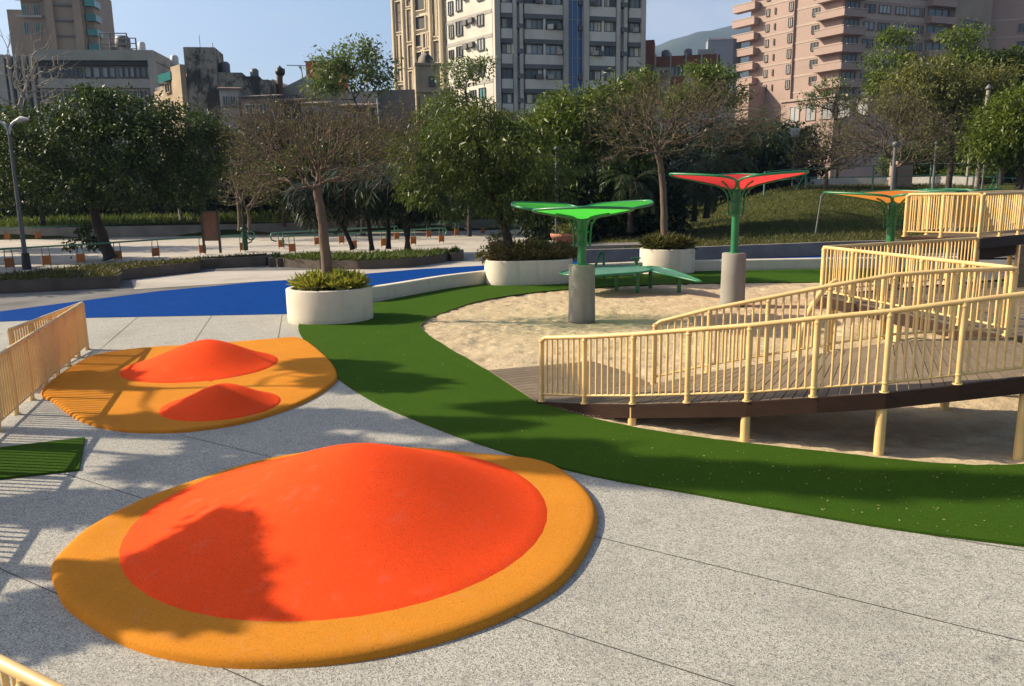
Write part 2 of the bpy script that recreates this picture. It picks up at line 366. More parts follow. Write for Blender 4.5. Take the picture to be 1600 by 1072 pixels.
def grow(trunk, tips, w=0.55, tip_r=0.006, r_max=0.2, jitter=0.0):
    """connect crown points to a trunk so that boughs fork and thin out; returns edges with radii"""
    nodes_ = [np.array(p, float) for p in trunk]; par = [-1] + list(range(len(trunk) - 1))
    plen = [0.0]
    for i in range(1, len(nodes_)): plen.append(plen[-1] + np.linalg.norm(nodes_[i] - nodes_[i - 1]) * 0.25)
    top = nodes_[-1]; tips = tips[np.argsort(np.linalg.norm(tips - top, axis=1))]
    N = np.zeros((len(nodes_) + len(tips) * 3, 3)); Lp = np.zeros(len(N)); c = len(nodes_)
    N[:c] = nodes_; Lp[:c] = plen; lo = max(0, len(trunk) - 2)
    for t_ in tips:
        d = np.linalg.norm(N[lo:c] - t_, axis=1); i = int(np.argmin(d + w * Lp[lo:c])) + lo
        dd = np.linalg.norm(t_ - N[i]); mid = (N[i] + t_) / 2 + rng.normal(size=3) * dd * 0.07 + np.array([0, 0, -dd * 0.05])
        N[c] = mid; Lp[c] = Lp[i] + dd / 2; par.append(i)
        N[c + 1] = t_; Lp[c + 1] = Lp[i] + dd; par.append(c); c += 2
    par = np.array(par); cnt = np.zeros(c); isleaf = np.ones(c, bool); isleaf[par[par >= 0]] = False; cnt[isleaf] = 1
    for i in range(c - 1, 0, -1): cnt[par[i]] += cnt[i]
    r = tip_r * cnt ** 0.47; r = np.minimum(r, r_max * 1.0)
    i = np.arange(1, c)
    return N[par[i]], N[i], np.minimum(r[par[i]], r[i] * 1.7), r[i], N[:c][isleaf]
def lobe_points(lobes, n, shell=0.3):
    Lb = np.array(lobes, float); w = Lb[:, 3] * Lb[:, 4] * Lb[:, 5]; w = w / w.sum(); idx = rng.choice(len(Lb), n, p=w)
    d = unit(rng.normal(size=(n, 3))); rr = (shell ** 3 + (1 - shell ** 3) * rng.random(n)) ** (1 / 3)
    return Lb[idx, :3] + d * rr[:, None] * Lb[idx, 3:]
def trunk_tube(pts, r0, r1, n=9):
    mb = MB(); pp = smooth_poly(pts, 4, False); k = len(pp)
    pp = [p + Vector((random.uniform(-1, 1), random.uniform(-1, 1), 0)) * r1 * 0.2 for p in pp]
    mb.tube(pp, [r0 * (1.35 if i == 0 else 1.0) + (r1 - r0) * i / (k - 1) for i in range(k)], n)
    return mb
def join_np(name, mb, V, F):
    """trunk tube plus boughs as one mesh"""
    for f in F: pass
    b = len(mb.v); mb.v.extend(map(tuple, V)); mb.f.extend((F + b).tolist()); mb.s.extend([True] * len(F)); mb.m.extend([0] * len(F))
    return mb.mesh(name)
def leafy_tree(name, label, base, trunk, lobes, r0, mat, bark, clumps=500, per=28, spread=0.3, size=0.2, aspect=0.4, droop=0.3, shell=0.55, boughs=60, group=None, out=0.6):
    """trunk: points relative to base; lobes relative to base"""
    t_ = thing(name, label, 'tree', base, group=group)
    mb = trunk_tube(trunk, r0, r0 * 0.62)
    me, cc = crown('crown', lobes, clumps, per, spread, size, aspect, droop, shell, out)
    tips = cc[rng.choice(len(cc), min(boughs, len(cc)), replace=False)]
    a, b_, ra, rb, _ = grow(trunk, tips, 0.5, 0.012, r0 * 0.6)
    V, F = frustums(a, b_, ra, rb, 5)
    link('trunk', join_np('trunk', mb, V, F), bark, t_, False)
    link('crown', me, mat, t_, False)
    return t_
def bare_tree(name, label, base, trunk, lobes, r0, bark, twigs=900, leaves=0, leafmat=None, leaf=0.1, group=None, tip_r=0.006, twig=0.35, w=0.55, shell=0.25, per=4, twigmat=None):
    t_ = thing(name, label, 'tree', base, group=group)
    mb = trunk_tube(trunk, r0, r0 * 0.68)
    a, b_, ra, rb, tips = grow(trunk, lobe_points(lobes, twigs, shell), w, tip_r, r0 * 0.66)
    V, F = frustums(a, b_, ra, rb, 4)
    join_np('x', mb, V, F)
    c = np.array(trunk[-1]); k = np.repeat(np.arange(len(tips)), per)
    d = unit(unit(tips[k] - c) * 0.8 + rng.normal(size=(len(k), 3)) * 0.65 + np.array([0, 0, 0.25]))
    ln = twig * (0.5 + rng.random(len(k)))
    V, F = frustums(tips[k], tips[k] + d * ln[:, None], np.full(len(k), tip_r * 0.9), np.full(len(k), tip_r * 0.35), 3)
    nb_ = len(mb.f); me = join_np('trunk', mb, V, F); me.polygons.foreach_set('material_index', [0] * nb_ + [1] * len(F))
    link('trunk', me, [bark, twigmat or (M['twig'] if bark is not M['bark_pale'] else bark)], t_, False)
    if leaves:
        j = rng.choice(len(k), leaves); C = tips[k[j]] + d[j] * ln[j][:, None] * rng.random(leaves)[:, None]
        A = unit(d[j] + rng.normal(size=(leaves, 3)) * 0.8); s = leaf * (0.6 + 0.8 * rng.random(leaves))
        link('leaves', leaf_mesh('leaves', C, A, s, s * 0.5), leafmat, t_, False)
    return t_
def frond_arrays(base, az, el, length, droop, n=26, leaflet=0.5, wid=0.045):
    """one arching feather frond"""
    out_v = []; p = np.array(base, float); e = el; pts = []; seg = length / n
    for i in range(n):
        d = np.array([math.cos(az) * math.cos(e), math.sin(az) * math.cos(e), math.sin(e)]); p = p + d * seg; e -= droop / n; pts.append((p.copy(), d))
    C = []; A = []; Ls = []
    for i, (p, d) in enumerate(pts[3:]):
        f = (i + 1) / (n - 3); ll = leaflet * (0.45 + 0.9 * math.sin(math.pi * min(1, 0.15 + f * 0.83)))
        side = np.cross(d, [0, 0, 1.0]); side /= max(np.linalg.norm(side), 1e-6)
        for s in (-1, 1):
            a = side * s * 0.8 + d * 0.55 + np.array([0, 0, -0.35]) + rng.normal(size=3) * 0.08
            C.append(p); A.append(a / np.linalg.norm(a)); Ls.append(ll)
    pa = np.array([q[0] for q in pts]); return np.array(C), np.array(A), np.array(Ls), pa
def palm(name, label, base, height, lean, fronds, length, leaflet, mat, group=None, droop=1.9, el=(0.2, 1.35), r0=0.09, wid=0.05, dead=0):
    t_ = thing(name, label, 'palm', base, group=group)
    top = (lean[0], lean[1], height)
    mb = trunk_tube([(0, 0, 0), (lean[0] * 0.35, lean[1] * 0.35, height * 0.5), top], r0, r0 * 0.85)
    link('trunk', mb.mesh('trunk'), M['bark_dark'], t_, False)
    Cs = []; As = []; Ls = []; ra = []; rb = []
    for i in range(fronds):
        az = i * 2.39996 + random.uniform(-.2, .2); e = el[0] + (el[1] - el[0]) * random.random()
        C, A, l, pa = frond_arrays(top, az, e, length * random.uniform(.8, 1.1), droop * random.uniform(.8, 1.2), 24, leaflet)
        Cs.append(C); As.append(A); Ls.append(l); ra.append(pa[:-1]); rb.append(pa[1:])
    C = np.concatenate(Cs); A = np.concatenate(As); l = np.concatenate(Ls)
    me = leaf_mesh('crown', C, A, l, np.full(len(l), wid), 0.8)
    cr_ = link('crown', me, mat, t_, False)
    a = np.concatenate(ra); b_ = np.concatenate(rb); V, F = frustums(a, b_, np.full(len(a), .012), np.full(len(a), .010), 3)
    link('frond_stalks', mesh_np('frond_stalks', V, F), M['bark'], t_, False)
    return t_
def scatter_poly(poly, n):
    """random points inside a 2-D polygon"""
    pl = np.array([(p[0], p[1]) for p in poly]); lo = pl.min(0); hi = pl.max(0); out = []
    while len(out) < n:
        q = lo + (hi - lo) * rng.random((n * 2, 2)); ins = np.zeros(len(q), bool); j = len(pl) - 1
        for i in range(len(pl)):
            xi, yi = pl[i]; xj, yj = pl[j]
            c_ = ((yi > q[:, 1]) != (yj > q[:, 1])) & (q[:, 0] < (xj - xi) * (q[:, 1] - yi) / (yj - yi + 1e-12) + xi); ins ^= c_; j = i
        out.extend(q[ins].tolist())
    return np.array(out[:n])
def blades(name, xy, z, size, wid, mat, parent=None, lean=0.6, world=True):
    n = len(xy); C = np.column_stack([xy, np.broadcast_to(z, n)])
    A = unit(rng.normal(size=(n, 3)) * np.array([lean, lean, 0.15]) + np.array([0, 0, 1.0]))
    s = size * (0.5 + rng.random(n)); return link(name, leaf_mesh(name, C, A, s, s * wid, 0.1), mat, parent, world)
# ------------------------------------------------------------------ ground sheets
def sheet(name, poly, z, mat, kind='structure', skirt=0.0):
    mb = MB(); n = len(poly); vs = [(p[0], p[1], z) for p in poly]
    mb.add(vs, [tuple(range(n))])
    if skirt:
        lo = [(p[0], p[1], z - skirt) for p in poly]; mb.add(vs + lo, [(i, n + i, n + (i + 1) % n, (i + 1) % n) for i in range(n)])
    me = mb.mesh(name); bm_fix(me); return tag(link(name, me, mat), kind=kind)
import bmesh
def bm_fix(me):
    bm = bmesh.new(); bm.from_mesh(me); bmesh.ops.remove_doubles(bm, verts=bm.verts, dist=1e-5)
    bmesh.ops.triangulate(bm, faces=[f for f in bm.faces if len(f.verts) > 4]); bmesh.ops.recalc_face_normals(bm, faces=bm.faces)
    bm.to_mesh(me); bm.free(); me.update()
mb = MB(); mb.box(-3400, 3400, -60, 4300, -3, -0.09)
tag(mb.build('ground', M['asphalt']), kind='structure')
# pavement in front of the blue path
edge_px = [(466, 512), (470, 525), (497, 560), (528, 592), (560, 615), (600, 637), (660, 662), (740, 692), (850, 726), (950, 750), (1066, 770), (1200, 795), (1400, 829), (1600, 855)]
pave = [(-40, -6, 0), (30, -6, 0), P(2200, 880) + Vector((0, .3, 0)), P(1760, 880) + Vector((0, .3, 0))] + [P(a, b) + Vector((.25, .3, 0)) for a, b in reversed(edge_px)] + px_path([(520, 489), (470, 488), (450, 488), (135, 494), (0, 500)]) + [(-40, 19.5, 0)]
sheet('pavement', pave, 0.0, M['aggregate'])
sheet('grey_paving', px_path([(0, 503), (135, 498), (450, 493), (585, 474), (680, 452), (765, 440), (900, 428), (1100, 415), (1290, 405)]) + [Vector((60, 33, 0)), Vector((60, 68, 0)), Vector((-90, 68, 0)), Vector((-90, 19, 0))], -0.012, M['asphalt'])
top_edge = px_path([(1320, 393), (1290, 394), (1100, 399), (900, 405), (757, 415), (650, 421), (560, 429), (472, 436), (400, 441), (250, 455), (130, 470), (0, 487)])
low_edge = px_path([(0, 503), (135, 497), (450, 491), (585, 474), (680, 452), (765, 440), (900, 428), (1100, 415), (1290, 405), (1320, 404)])
sheet('blue_path', [top_edge[-1] + Vector((-9, -1.5, 0))] + [low_edge[0] + Vector((-9, -1.2, 0))] + low_edge + top_edge, 0.008, M['blue'])
# pale plaza behind the planting beds
sheet('plaza', px_path([(-160, 433), (420, 415), (760, 408), (800, 400), (1000, 376), (760, 352), (430, 355), (-160, 372)]), -0.004, M['plaza'])
sheet('side_paving', px_path([(205, 437), (330, 424), (560, 421), (720, 408), (760, 405), (757, 415), (650, 421), (472, 436), (400, 440), (210, 452)]), -0.002, M['plaza'])
# joints in the pavement
mb = MB()
def jline(a, b, w=0.009, ext=0.0):
    p, q = P(*a), P(*b); d = (q - p).normalized(); q = q + d * ext; s = d.cross(Vector((0, 0, 1))) * w / 2
    mb.add([p - s + Vector((0, 0, .004)), q - s + Vector((0, 0, .004)), q + s + Vector((0, 0, .004)), p + s + Vector((0, 0, .004))], [(0, 1, 2, 3)])
jline((100, 740), (1145, 1072), ext=2); jline((283, 680), (1600, 1003), ext=1); jline((-60, 862), (410, 1072), ext=1)
for a, b in (((217, 494), (138, 562)), ((331, 493), (296, 545)), ((441, 492), (432, 545))): jline(a, b, .012)
jline((1390, 826), (1640, 868), .008)
tag(mb.build('pavement_joints', M['joint']), kind='structure')
# artificial turf ring round the sandpit, with its cut edge
outer = px_path(edge_px)
outer = smooth_poly(outer, 4, False) + [P(1760, 880)]
inner = px_path([(1770, 718), (1600, 728), (1500, 729), (1375, 718), (1250, 704), (1165, 695), (1070, 683), (992, 670), (920, 655), (870, 640), (840, 625), (800, 602), (740, 568), (690, 538), (657, 514), (668, 500), (700, 487), (760, 469), (850, 456), (960, 448), (1060, 444), (1180, 442), (1290, 442), (1420, 440)])
inner = smooth_poly(inner, 4, False)
for i in range(len(inner)):
    inner[i] = inner[i] + Vector((random.uniform(-.02, .02), random.uniform(-.02, .02), 0))
back = px_path([(1420, 420), (1290, 421), (1085, 425), (1000, 430), (885, 436), (765, 443), (700, 452), (640, 463), (585, 474), (520, 492), (470, 500)])
turf_poly = outer + inner + back
sheet('artificial_turf', turf_poly, 0.03, M['turf'], skirt=0.028)
tp = px_path([(-90, 712), (0, 702), (133, 686), (124, 736), (0, 750), (-90, 764)])
sheet('turf_strip', tp, 0.03, M['turf'], skirt=0.028)
# the sandpit: trampled sand with real dips and heaps
xs = np.arange(-3.2, 16.0, 0.06); ys = np.arange(7.5, 28.5, 0.06)
X, Y = np.meshgrid(xs, ys, indexing='ij')
def vnoise(X, Y, s, seed):
    g = np.random.default_rng(seed).random((256, 256)); x = X / s + 1000; y = Y / s + 1000
    xi = np.floor(x).astype(int); yi = np.floor(y).astype(int); fx = x - xi; fy = y - yi; fx = fx * fx * (3 - 2 * fx); fy = fy * fy * (3 - 2 * fy)
    gg = lambda a, b: g[a % 256, b % 256]
    return (gg(xi, yi) * (1 - fx) + gg(xi + 1, yi) * fx) * (1 - fy) + (gg(xi, yi + 1) * (1 - fx) + gg(xi + 1, yi + 1) * fx) * fy
Z = -0.014 + 0.03 * (vnoise(X, Y, 1.5, 1) - .5) + 0.02 * (vnoise(X, Y, 0.3, 2) - .5) + 0.026 * (vnoise(X, Y, 0.14, 3) - .5)
dimp = vnoise(X, Y, 0.26, 4); Z -= 0.042 * np.clip((dimp - 0.66) / 0.3, 0, 1)
Z = np.clip(Z, -0.08, 0.022)
ins = np.zeros(X.shape, bool); pl = inner + [P(1420, 432), Vector((15.5, 22, 0)), Vector((15.5, 9, 0))] ; pl = [(p.x, p.y) for p in pl]; j = len(pl) - 1
for i in range(len(pl)):
    xi, yi = pl[i]; xj, yj = pl[j]; ins ^= ((yi > Y) != (yj > Y)) & (X < (xj - xi) * (Y - yi) / (yj - yi + 1e-12) + xi); j = i
grow_ = ins.copy()
for _ in range(2):
    g = grow_.copy(); g[1:] |= grow_[:-1]; g[:-1] |= grow_[1:]; g[:, 1:] |= grow_[:, :-1]; g[:, :-1] |= grow_[:, 1:]; grow_ = g
idx = np.arange(X.size).reshape(X.shape); cell = grow_[:-1, :-1] & grow_[1:, :-1] & grow_[:-1, 1:] & grow_[1:, 1:]
F = np.stack([idx[:-1, :-1][cell], idx[1:, :-1][cell], idx[1:, 1:][cell], idx[:-1, 1:][cell]], 1)
V = np.column_stack([X.ravel(), Y.ravel(), Z.ravel()])
used, inv = np.unique(F, return_inverse=True)
tag(link('sand', mesh_np('sand', V[used], inv.reshape(F.shape), True), M['sand']), kind='structure')
bl = np.array([(p.x, p.y) for p in inner[3:-10]]); n = 5200; k = rng.integers(0, len(bl) - 1, n); f = rng.random(n)[:, None]; dd = bl[k + 1] - bl[k]; nn_ = np.column_stack([-dd[:, 1], dd[:, 0]]) / np.maximum(np.linalg.norm(dd, axis=1), 1e-6)[:, None]
C = bl[k] * (1 - f) + bl[k + 1] * f + nn_ * (-(rng.exponential(.07, n))[:, None])
C = np.column_stack([C, np.full(n, .034)]); A = unit(np.column_stack([rng.normal(size=(n, 2)), np.full(n, .15)])); s = .006 + .012 * rng.random(n) ** 2
tag(link('blown_sand', leaf_mesh('blown_sand', C, A, s, s * .8, .95), M['sand']), 'grains of sand blown onto the turf edge round the sandpit', 'sand', kind='stuff')
# fallen leaves on turf and paving
lit = np.concatenate([scatter_poly(outer + inner, 1), scatter_poly(outer + inner, 400), scatter_poly([P(1000, 765), P(1600, 850), P(1600, 735), P(1100, 700)], 130), scatter_poly(px_path([(950, 760), (1600, 870), (1600, 1072), (820, 1060)]), 40)])
n = len(lit); C = np.column_stack([lit, np.where(np.arange(n) < 531, 0.037, 0.008)])
A = unit(np.column_stack([rng.normal(size=(n, 2)), rng.random(n) * .3])); s = 0.014 + 0.026 * rng.random(n) ** 2.5
tag(link('leaf_litter', leaf_mesh('leaf_litter', C, A, s, s * .5, 0.95), M['litter']), 'scattered pale fallen leaves on the green turf', 'leaf litter', kind='stuff')

# ------------------------------------------------------------------ rubber mounds
def polar(poly, c, na):
    """radius of a closed outline seen from c at na angles"""
    pts = [(p[0] - c[0], p[1] - c[1]) for p in poly]; out = []
    for k in range(na):
        a = 2 * math.pi * k / na; dx, dy = math.cos(a), math.sin(a); best = 0
        for i in range(len(pts)):
            x0, y0 = pts[i]; x1, y1 = pts[(i + 1) % len(pts)]; den = dx * (y1 - y0) - dy * (x1 - x0)
            if abs(den) < 1e-9: continue
            t_ = (x0 * (y1 - y0) - y0 * (x1 - x0)) / den; u = (x0 * dy - y0 * dx) / den
            if 0 <= u <= 1 and t_ > best: best = t_
        out.append(best)
    return out
NA = 144
def rim_mesh(outline, c, hgt, edge=1.0):
    ro = polar(outline, c, NA); mb = MB(); rings = []
    prof = [(0.0, -0.01), (0.012, hgt * .45), (0.035, hgt * .72), (0.08, hgt * .9), (0.14, hgt * .98), (0.3, hgt)]
    for (ins_, z) in [(a_ * edge, b_) for a_, b_ in prof]: rings.append([(c[0] + (r - ins_) * math.cos(2 * math.pi * k / NA), c[1] + (r - ins_) * math.sin(2 * math.pi * k / NA), z) for k, r in enumerate(ro)])
    for q in (.75, .5, .25, .02): rings.append([(c[0] + (r - .3 * edge) * q * math.cos(2 * math.pi * k / NA), c[1] + (r - .3 * edge) * q * math.sin(2 * math.pi * k / NA), hgt * 1.0) for k, r in enumerate(ro)])
    vs = [v for rg in rings for v in rg]; fs = [(i * NA + k, i * NA + (k + 1) % NA, (i + 1) * NA + (k + 1) % NA, (i + 1) * NA + k) for i in range(len(rings) - 1) for k in range(NA)]
    mb.add(vs, fs, True); return mb
def dome_mesh(outline, c, z0, hgt, peak, pw=1.6, sub=False):
    """bulging mound: outline on the ground, top at peak (x,y)"""
    ro = polar(outline, c, NA); rings = []; NR = 26
    for j in range(NR + 1):
        t_ = 1 - j / NR; t_ = max(t_, 0.004); rg = []
        sh = (1 - t_) ** 1.0
        for k, r in enumerate(ro):
            a = 2 * math.pi * k / NA
            f = (1 - t_ ** pw) * 0.5 + 0.5 * 0.5 * (1 + math.cos(math.pi * t_))
            rg.append((c[0] + (peak[0] - c[0]) * sh + r * t_ * math.cos(a), c[1] + (peak[1] - c[1]) * sh + r * t_ * math.sin(a), z0 + hgt * f - (0.012 if j == 0 else -.004)))
        rings.append(rg)
    mb = MB(); vs = [v for rg in rings for v in rg]
    mb.add(vs, [(i * NA + k, i * NA + (k + 1) % NA, (i + 1) * NA + (k + 1) % NA, (i + 1) * NA + k) for i in range(NR) for k in range(NA)], True); return mb
def ell(c, rx, ry, rot=0, n=48, sq=2.0):
    out = []
    for k in range(n):
        a = 2 * math.pi * k / n; x = rx * math.copysign(abs(math.cos(a)) ** (2 / sq), math.cos(a)); y = ry * math.copysign(abs(math.sin(a)) ** (2 / sq), math.sin(a))
        out.append(Vector((c[0] + x * math.cos(rot) - y * math.sin(rot), c[1] + x * math.sin(rot) + y * math.cos(rot), 0)))
    return out
o1 = smooth_poly(px_path([(79, 893), (90, 930), (112, 960), (200, 1013), (310, 1040), (420, 1046), (560, 1035), (690, 1006), (800, 965), (880, 915), (925, 850), (933, 800), (905, 760), (850, 727)], 0.0) + px_path([(760, 702), (650, 692), (560, 690), (450, 703), (384, 717), (308, 740), (215, 773)], 0.12) + px_path([(138, 822), (98, 856)], .06), 5)
c1 = P(520, 835); c1 = Vector((c1.x, c1.y, 0))
t = thing('safety_mound', 'large red rubber play mound with broad orange rim, nearest in the foreground', 'play mound', c1)
rim_mesh(o1, c1, 0.09, 0.8).build('rim', M['orange'], t)
def tangent_circle(lft, rgt, frt, z):
    """ground circle whose sides and near edge are seen at three photo points"""
    a, b, f = P(*lft, z), P(*rgt, z), P(*frt, z); aa, ab = math.atan2(a.x, a.y), math.atan2(b.x, b.y); am, hh = (aa + ab) / 2, (ab - aa) / 2
    D = math.hypot(f.x, f.y) / (1 - math.sin(hh)); return Vector((D * math.sin(am), D * math.cos(am), 0)), D * math.sin(hh)
def dome_on(t_, lft, rgt, frt, apex, z, pw=1.25):
    c_, r_ = tangent_circle(lft, rgt, frt, z); hz = Pd(*apex, c_.y).z - z
    dome_mesh(ell(c_, r_, r_ * 1.0), (c_.x, c_.y), z, hz, (Pd(*apex, c_.y).x, c_.y), pw).build('dome', M['red'], t_)
dome_on(t, (181, 885), (860, 812), (470, 979), (553, 702), 0.09)

o2 = smooth_poly(px_path([(64, 612), (84, 630), (104, 646), (128, 660), (165, 671), (215, 677), (300, 675), (390, 660), (470, 633), (520, 603), (527, 585), (510, 560), (470, 531), (430, 532), (330, 540), (240, 545), (160, 555), (118, 572)]), 4)
c2 = P(330, 600); c2 = Vector((c2.x, c2.y, 0))
t = thing('safety_mound', 'orange rubber platform carrying two smaller red play mounds by the yellow railing', 'play mound', c2)
rim_mesh(o2, c2, 0.06, 0.45).build('rim', M['orange'], t)
dome_on(t, (184, 582), (437, 567), (310, 597), (322, 531), 0.06)
dome_on(t, (246, 645), (441, 630), (345, 657), (348, 600), 0.06)

# ------------------------------------------------------------------ planters and sitting walls
def planter(name, label, outline, h, wall=0.16, mat='cream'):
    c = sum((Vector(p) for p in outline), Vector()) / len(outline); c.z = 0
    t_ = thing(name, label, 'planter', c)
    cc = (c.x, c.y); na = 64; ro = polar(outline, cc, na); mb = MB()
    prof = [(0.0, 0.0), (0.0, h - .03), (.01, h - .008), (.035, h), (wall - .03, h), (wall - .006, h - .01), (wall, h - .03), (wall, h - .2)]
    vs = []; fs = []
    for (i_, z) in prof:
        for k, r in enumerate(ro):
            a = 2 * math.pi * k / na; vs.append((cc[0] + (r - i_) * math.cos(a), cc[1] + (r - i_) * math.sin(a), z))
    for i in range(len(prof) - 1):
        for k in range(na): fs.append((i * na + k, i * na + (k + 1) % na, (i + 1) * na + (k + 1) % na, (i + 1) * na + k))
    mb.add(vs, fs, True); o = mb.build('wall', M[mat], t_)
    mb = MB(); top = [(cc[0] + (r - wall - .001) * math.cos(2 * math.pi * k / na), cc[1] + (r - wall - .001) * math.sin(2 * math.pi * k / na), h - .07) for k, r in enumerate(ro)]
    vs = top + [(cc[0], cc[1], h - .02)]; mb.add(vs, [(k, (k + 1) % na, na) for k in range(na)], True); mb.build('soil', M['soil'], t_)
    t_['top'] = h; del t_['top']; return t_, Vector((cc[0], cc[1], h - .04))
a = P(450, 491); b_ = P(582, 489); cy = P(516, 509).y + 0.98; cx = (Pd(450, 480, cy).x + Pd(582, 480, cy).x) / 2
rad = (Pd(582, 480, cy).x - Pd(450, 480, cy).x) / 2
pl1, s1 = planter('round_planter', 'round cream planter with yellow-green plants beside the blue path', ell((cx, cy), rad, .98), 0.86)
pa = px_path([(757, 446), (800, 447), (880, 440)]); y2 = P(815, 447).y
q = Pd(757, 440, y2 + .5); q2 = Pd(892, 430, y2 + 1.6)
pl2, s2 = planter('long_planter', 'long cream planter with reddish brown shrubs under a dark mango tree', ell(((q.x + q2.x) / 2, y2 + 1.05), (q2.x - q.x) / 2, 1.05, 0.12, 64, 3.2), 0.86)
y3 = P(1042, 430).y + 1.0; x3 = Pd(1042, 420, y3).x; r3 = (Pd(1085, 410, y3).x - Pd(1000, 410, y3).x) / 2
pl3, s3 = planter('round_planter', 'round white planter with a bare tree behind the green table', ell((x3, y3), r3, 1.0), 0.95)
def low_wall(label, pts, h, w=0.32):
    pts = smooth_poly(pts, 6, False); mb = MB(); N = len(pts); vs = []
    for i, p in enumerate(pts):
        d = (pts[min(i + 1, N - 1)] - pts[max(i - 1, 0)]); d.z = 0; d.normalize(); s_ = Vector((-d.y, d.x, 0))
        for off, z in ((0, 0), (0, h - .03), (.03, h), (w - .03, h), (w, h - .03), (w, 0)): vs.append(p + s_ * off + Vector((0, 0, z)))
    fs = [(i * 6 + k, (i + 1) * 6 + k, (i + 1) * 6 + (k + 1) % 6, i * 6 + (k + 1) % 6) for i in range(N - 1) for k in range(6)]
    fs += [tuple(range(6)), tuple(reversed(range((N - 1) * 6, N * 6)))]
    mb.add(vs, fs); me = mb.mesh('sitting_wall'); bm_fix(me)
    return tag(link('sitting_wall', me, M['cream']), label, 'wall')
low_wall('low curved cream wall from the round planter to the long planter', px_path([(578, 473), (600, 470), (640, 463), (700, 452), (768, 443)]), 0.46)
low_wall('low cream wall between the long planter and the white round planter', px_path([(884, 436), (940, 433), (1004, 430)]), 0.5)
low_wall('low cream wall running right from the white round planter', px_path([(1083, 425), (1180, 423), (1290, 421), (1400, 420), (1500, 419)]), 0.44)

# ------------------------------------------------------------------ wooden ramps with yellow railings
def resample(pts, step=None, n=None):
    pts = [Vector(p) for p in pts]; L_ = [0]
    for i in range(1, len(pts)): L_.append(L_[-1] + (pts[i] - pts[i - 1]).length)
    if n is None: n = max(1, round(L_[-1] / step))
    out = []; j = 0
    for k in range(n + 1):
        s_ = L_[-1] * k / n
        while j < len(pts) - 2 and L_[j + 1] < s_: j += 1
        f = (s_ - L_[j]) / max(L_[j + 1] - L_[j], 1e-9); out.append(pts[j].lerp(pts[j + 1], f))
    return out
BAL = {}
def bar_mesh(r, h, n=8):
    k = (round(r, 4), round(h, 3))
    if k not in BAL:
        mb = MB(); mb.tube([(0, 0, 0), (0, 0, h)], r, n); BAL[k] = mb.mesh('bar')
        BAL[k].materials.append(M['yellow'])
    return BAL[k]
def post_mesh(h):
    k = ('post', round(h, 3))
    if k not in BAL:
        mb = MB(); mb.tube([(0, 0, 0), (0, 0, h)], .037, 12); mb.lathe([(.0, .012), (.036, .012), (.058, .012), (.06, .006), (.06, 0)], 16)
        for a in range(4): mb.tube([(.048 * math.cos(a * 1.571 + .8), .048 * math.sin(a * 1.571 + .8), .01), (.048 * math.cos(a * 1.571 + .8), .048 * math.sin(a * 1.571 + .8), .024)], .009, 6)
        mb.lathe([(.038, h - .06), (.043, h - .055), (.043, h - .03), (.038, h - .025)], 12); mb.lathe([(.038, .105), (.042, .108), (.042, .13), (.038, .133)], 12)
        BAL[k] = mb.mesh('post'); BAL[k].materials.append(M['yellow'])
    return BAL[k]
def railing(parent, base, h=1.0, post=0.9, per=8, drop=(False, False), down=0.0, r=0.033, bal_r=0.0175, top=True):
    """base: 3-D points along the deck edge; one railing part with posts and balusters below it"""
    base = resample(base, post); n = len(base) - 1
    up = lambda p, z: p + Vector((0, 0, z))
    mb = MB(); tp_ = [up(p, h) for p in base]
    if drop[0]: tp_ = [up(base[0], h - .09)] + [up(base[0], h - .025) + (base[1] - base[0]) * .03] + [up(base[0], h) + (base[1] - base[0]) * .10] + tp_[1:]
    if drop[1]: tp_ = tp_[:-1] + [up(base[-1], h) + (base[-2] - base[-1]) * .10, up(base[-1], h - .025) + (base[-2] - base[-1]) * .03, up(base[-1], h - .09)]
    mb.tube(tp_, r, 12); rl = mb.build('railing', M['yellow'], parent)
    mb = MB(); mb.tube([up(p, .12) for p in base], .019, 8); link('bottom_rail', mb.mesh('bottom_rail'), M['yellow'], rl)
    for i, p in enumerate(base):
        o = link('post', post_mesh(h - .01 + down), None, rl); o.location = up(p, -down)
        if i < n:
            for k in range(1, per):
                q = p.lerp(base[i + 1], k / per); o = link('baluster', bar_mesh(bal_r, h - .13), None, rl); o.location = up(q, .12)
    return rl
def edge_pts(l): return [Pd(a, b, d) for a, b, d in l]
def boards(parent, A, B, name='deck', w=0.135, th=0.045):
    """planks laid from edge A to edge B (both 3-D polylines)"""
    la = sum((A[i + 1] - A[i]).length for i in range(len(A) - 1)); n = int(la / w)
    a = resample(A, n=n * 6); b = resample(B, n=n * 6); mb = MB(); dz = Vector((0, 0, th))
    for i in range(n):
        j0, j1 = i * 6, i * 6 + 6
        g0 = a[j0].lerp(a[j1], .05); g1 = a[j0].lerp(a[j1], .95); h0 = b[j0].lerp(b[j1], .05); h1 = b[j0].lerp(b[j1], .95)
        jz = Vector((0, 0, random.uniform(-.003, .003)))
        mb.hexa([g0 - dz + jz, g1 - dz + jz, h1 - dz + jz, h0 - dz + jz, g0 + jz, g1 + jz, h1 + jz, h0 + jz])
    me = mb.mesh(name); bm_fix(me); return link(name, me, M['deck'], parent)
def beam(parent, pts, hgt=0.2, w=0.06, top=-.05, inset=0.0):
    pts = [Vector(p) for p in pts]; mb = MB()
    for i in range(len(pts) - 1):
        p, q_ = pts[i], pts[i + 1]; d = (q_ - p); d.z = 0; d.normalize(); s_ = Vector((-d.y, d.x, 0)) * w
        a0, a1 = Vector((0, 0, top - hgt)), Vector((0, 0, top))
        mb.hexa([p + a0, q_ + a0, q_ + s_ + a0, p + s_ + a0, p + a1, q_ + a1, q_ + s_ + a1, p + s_ + a1])
    me = mb.mesh('edge_beam'); bm_fix(me); return link('edge_beam', me, M['beam'], parent)
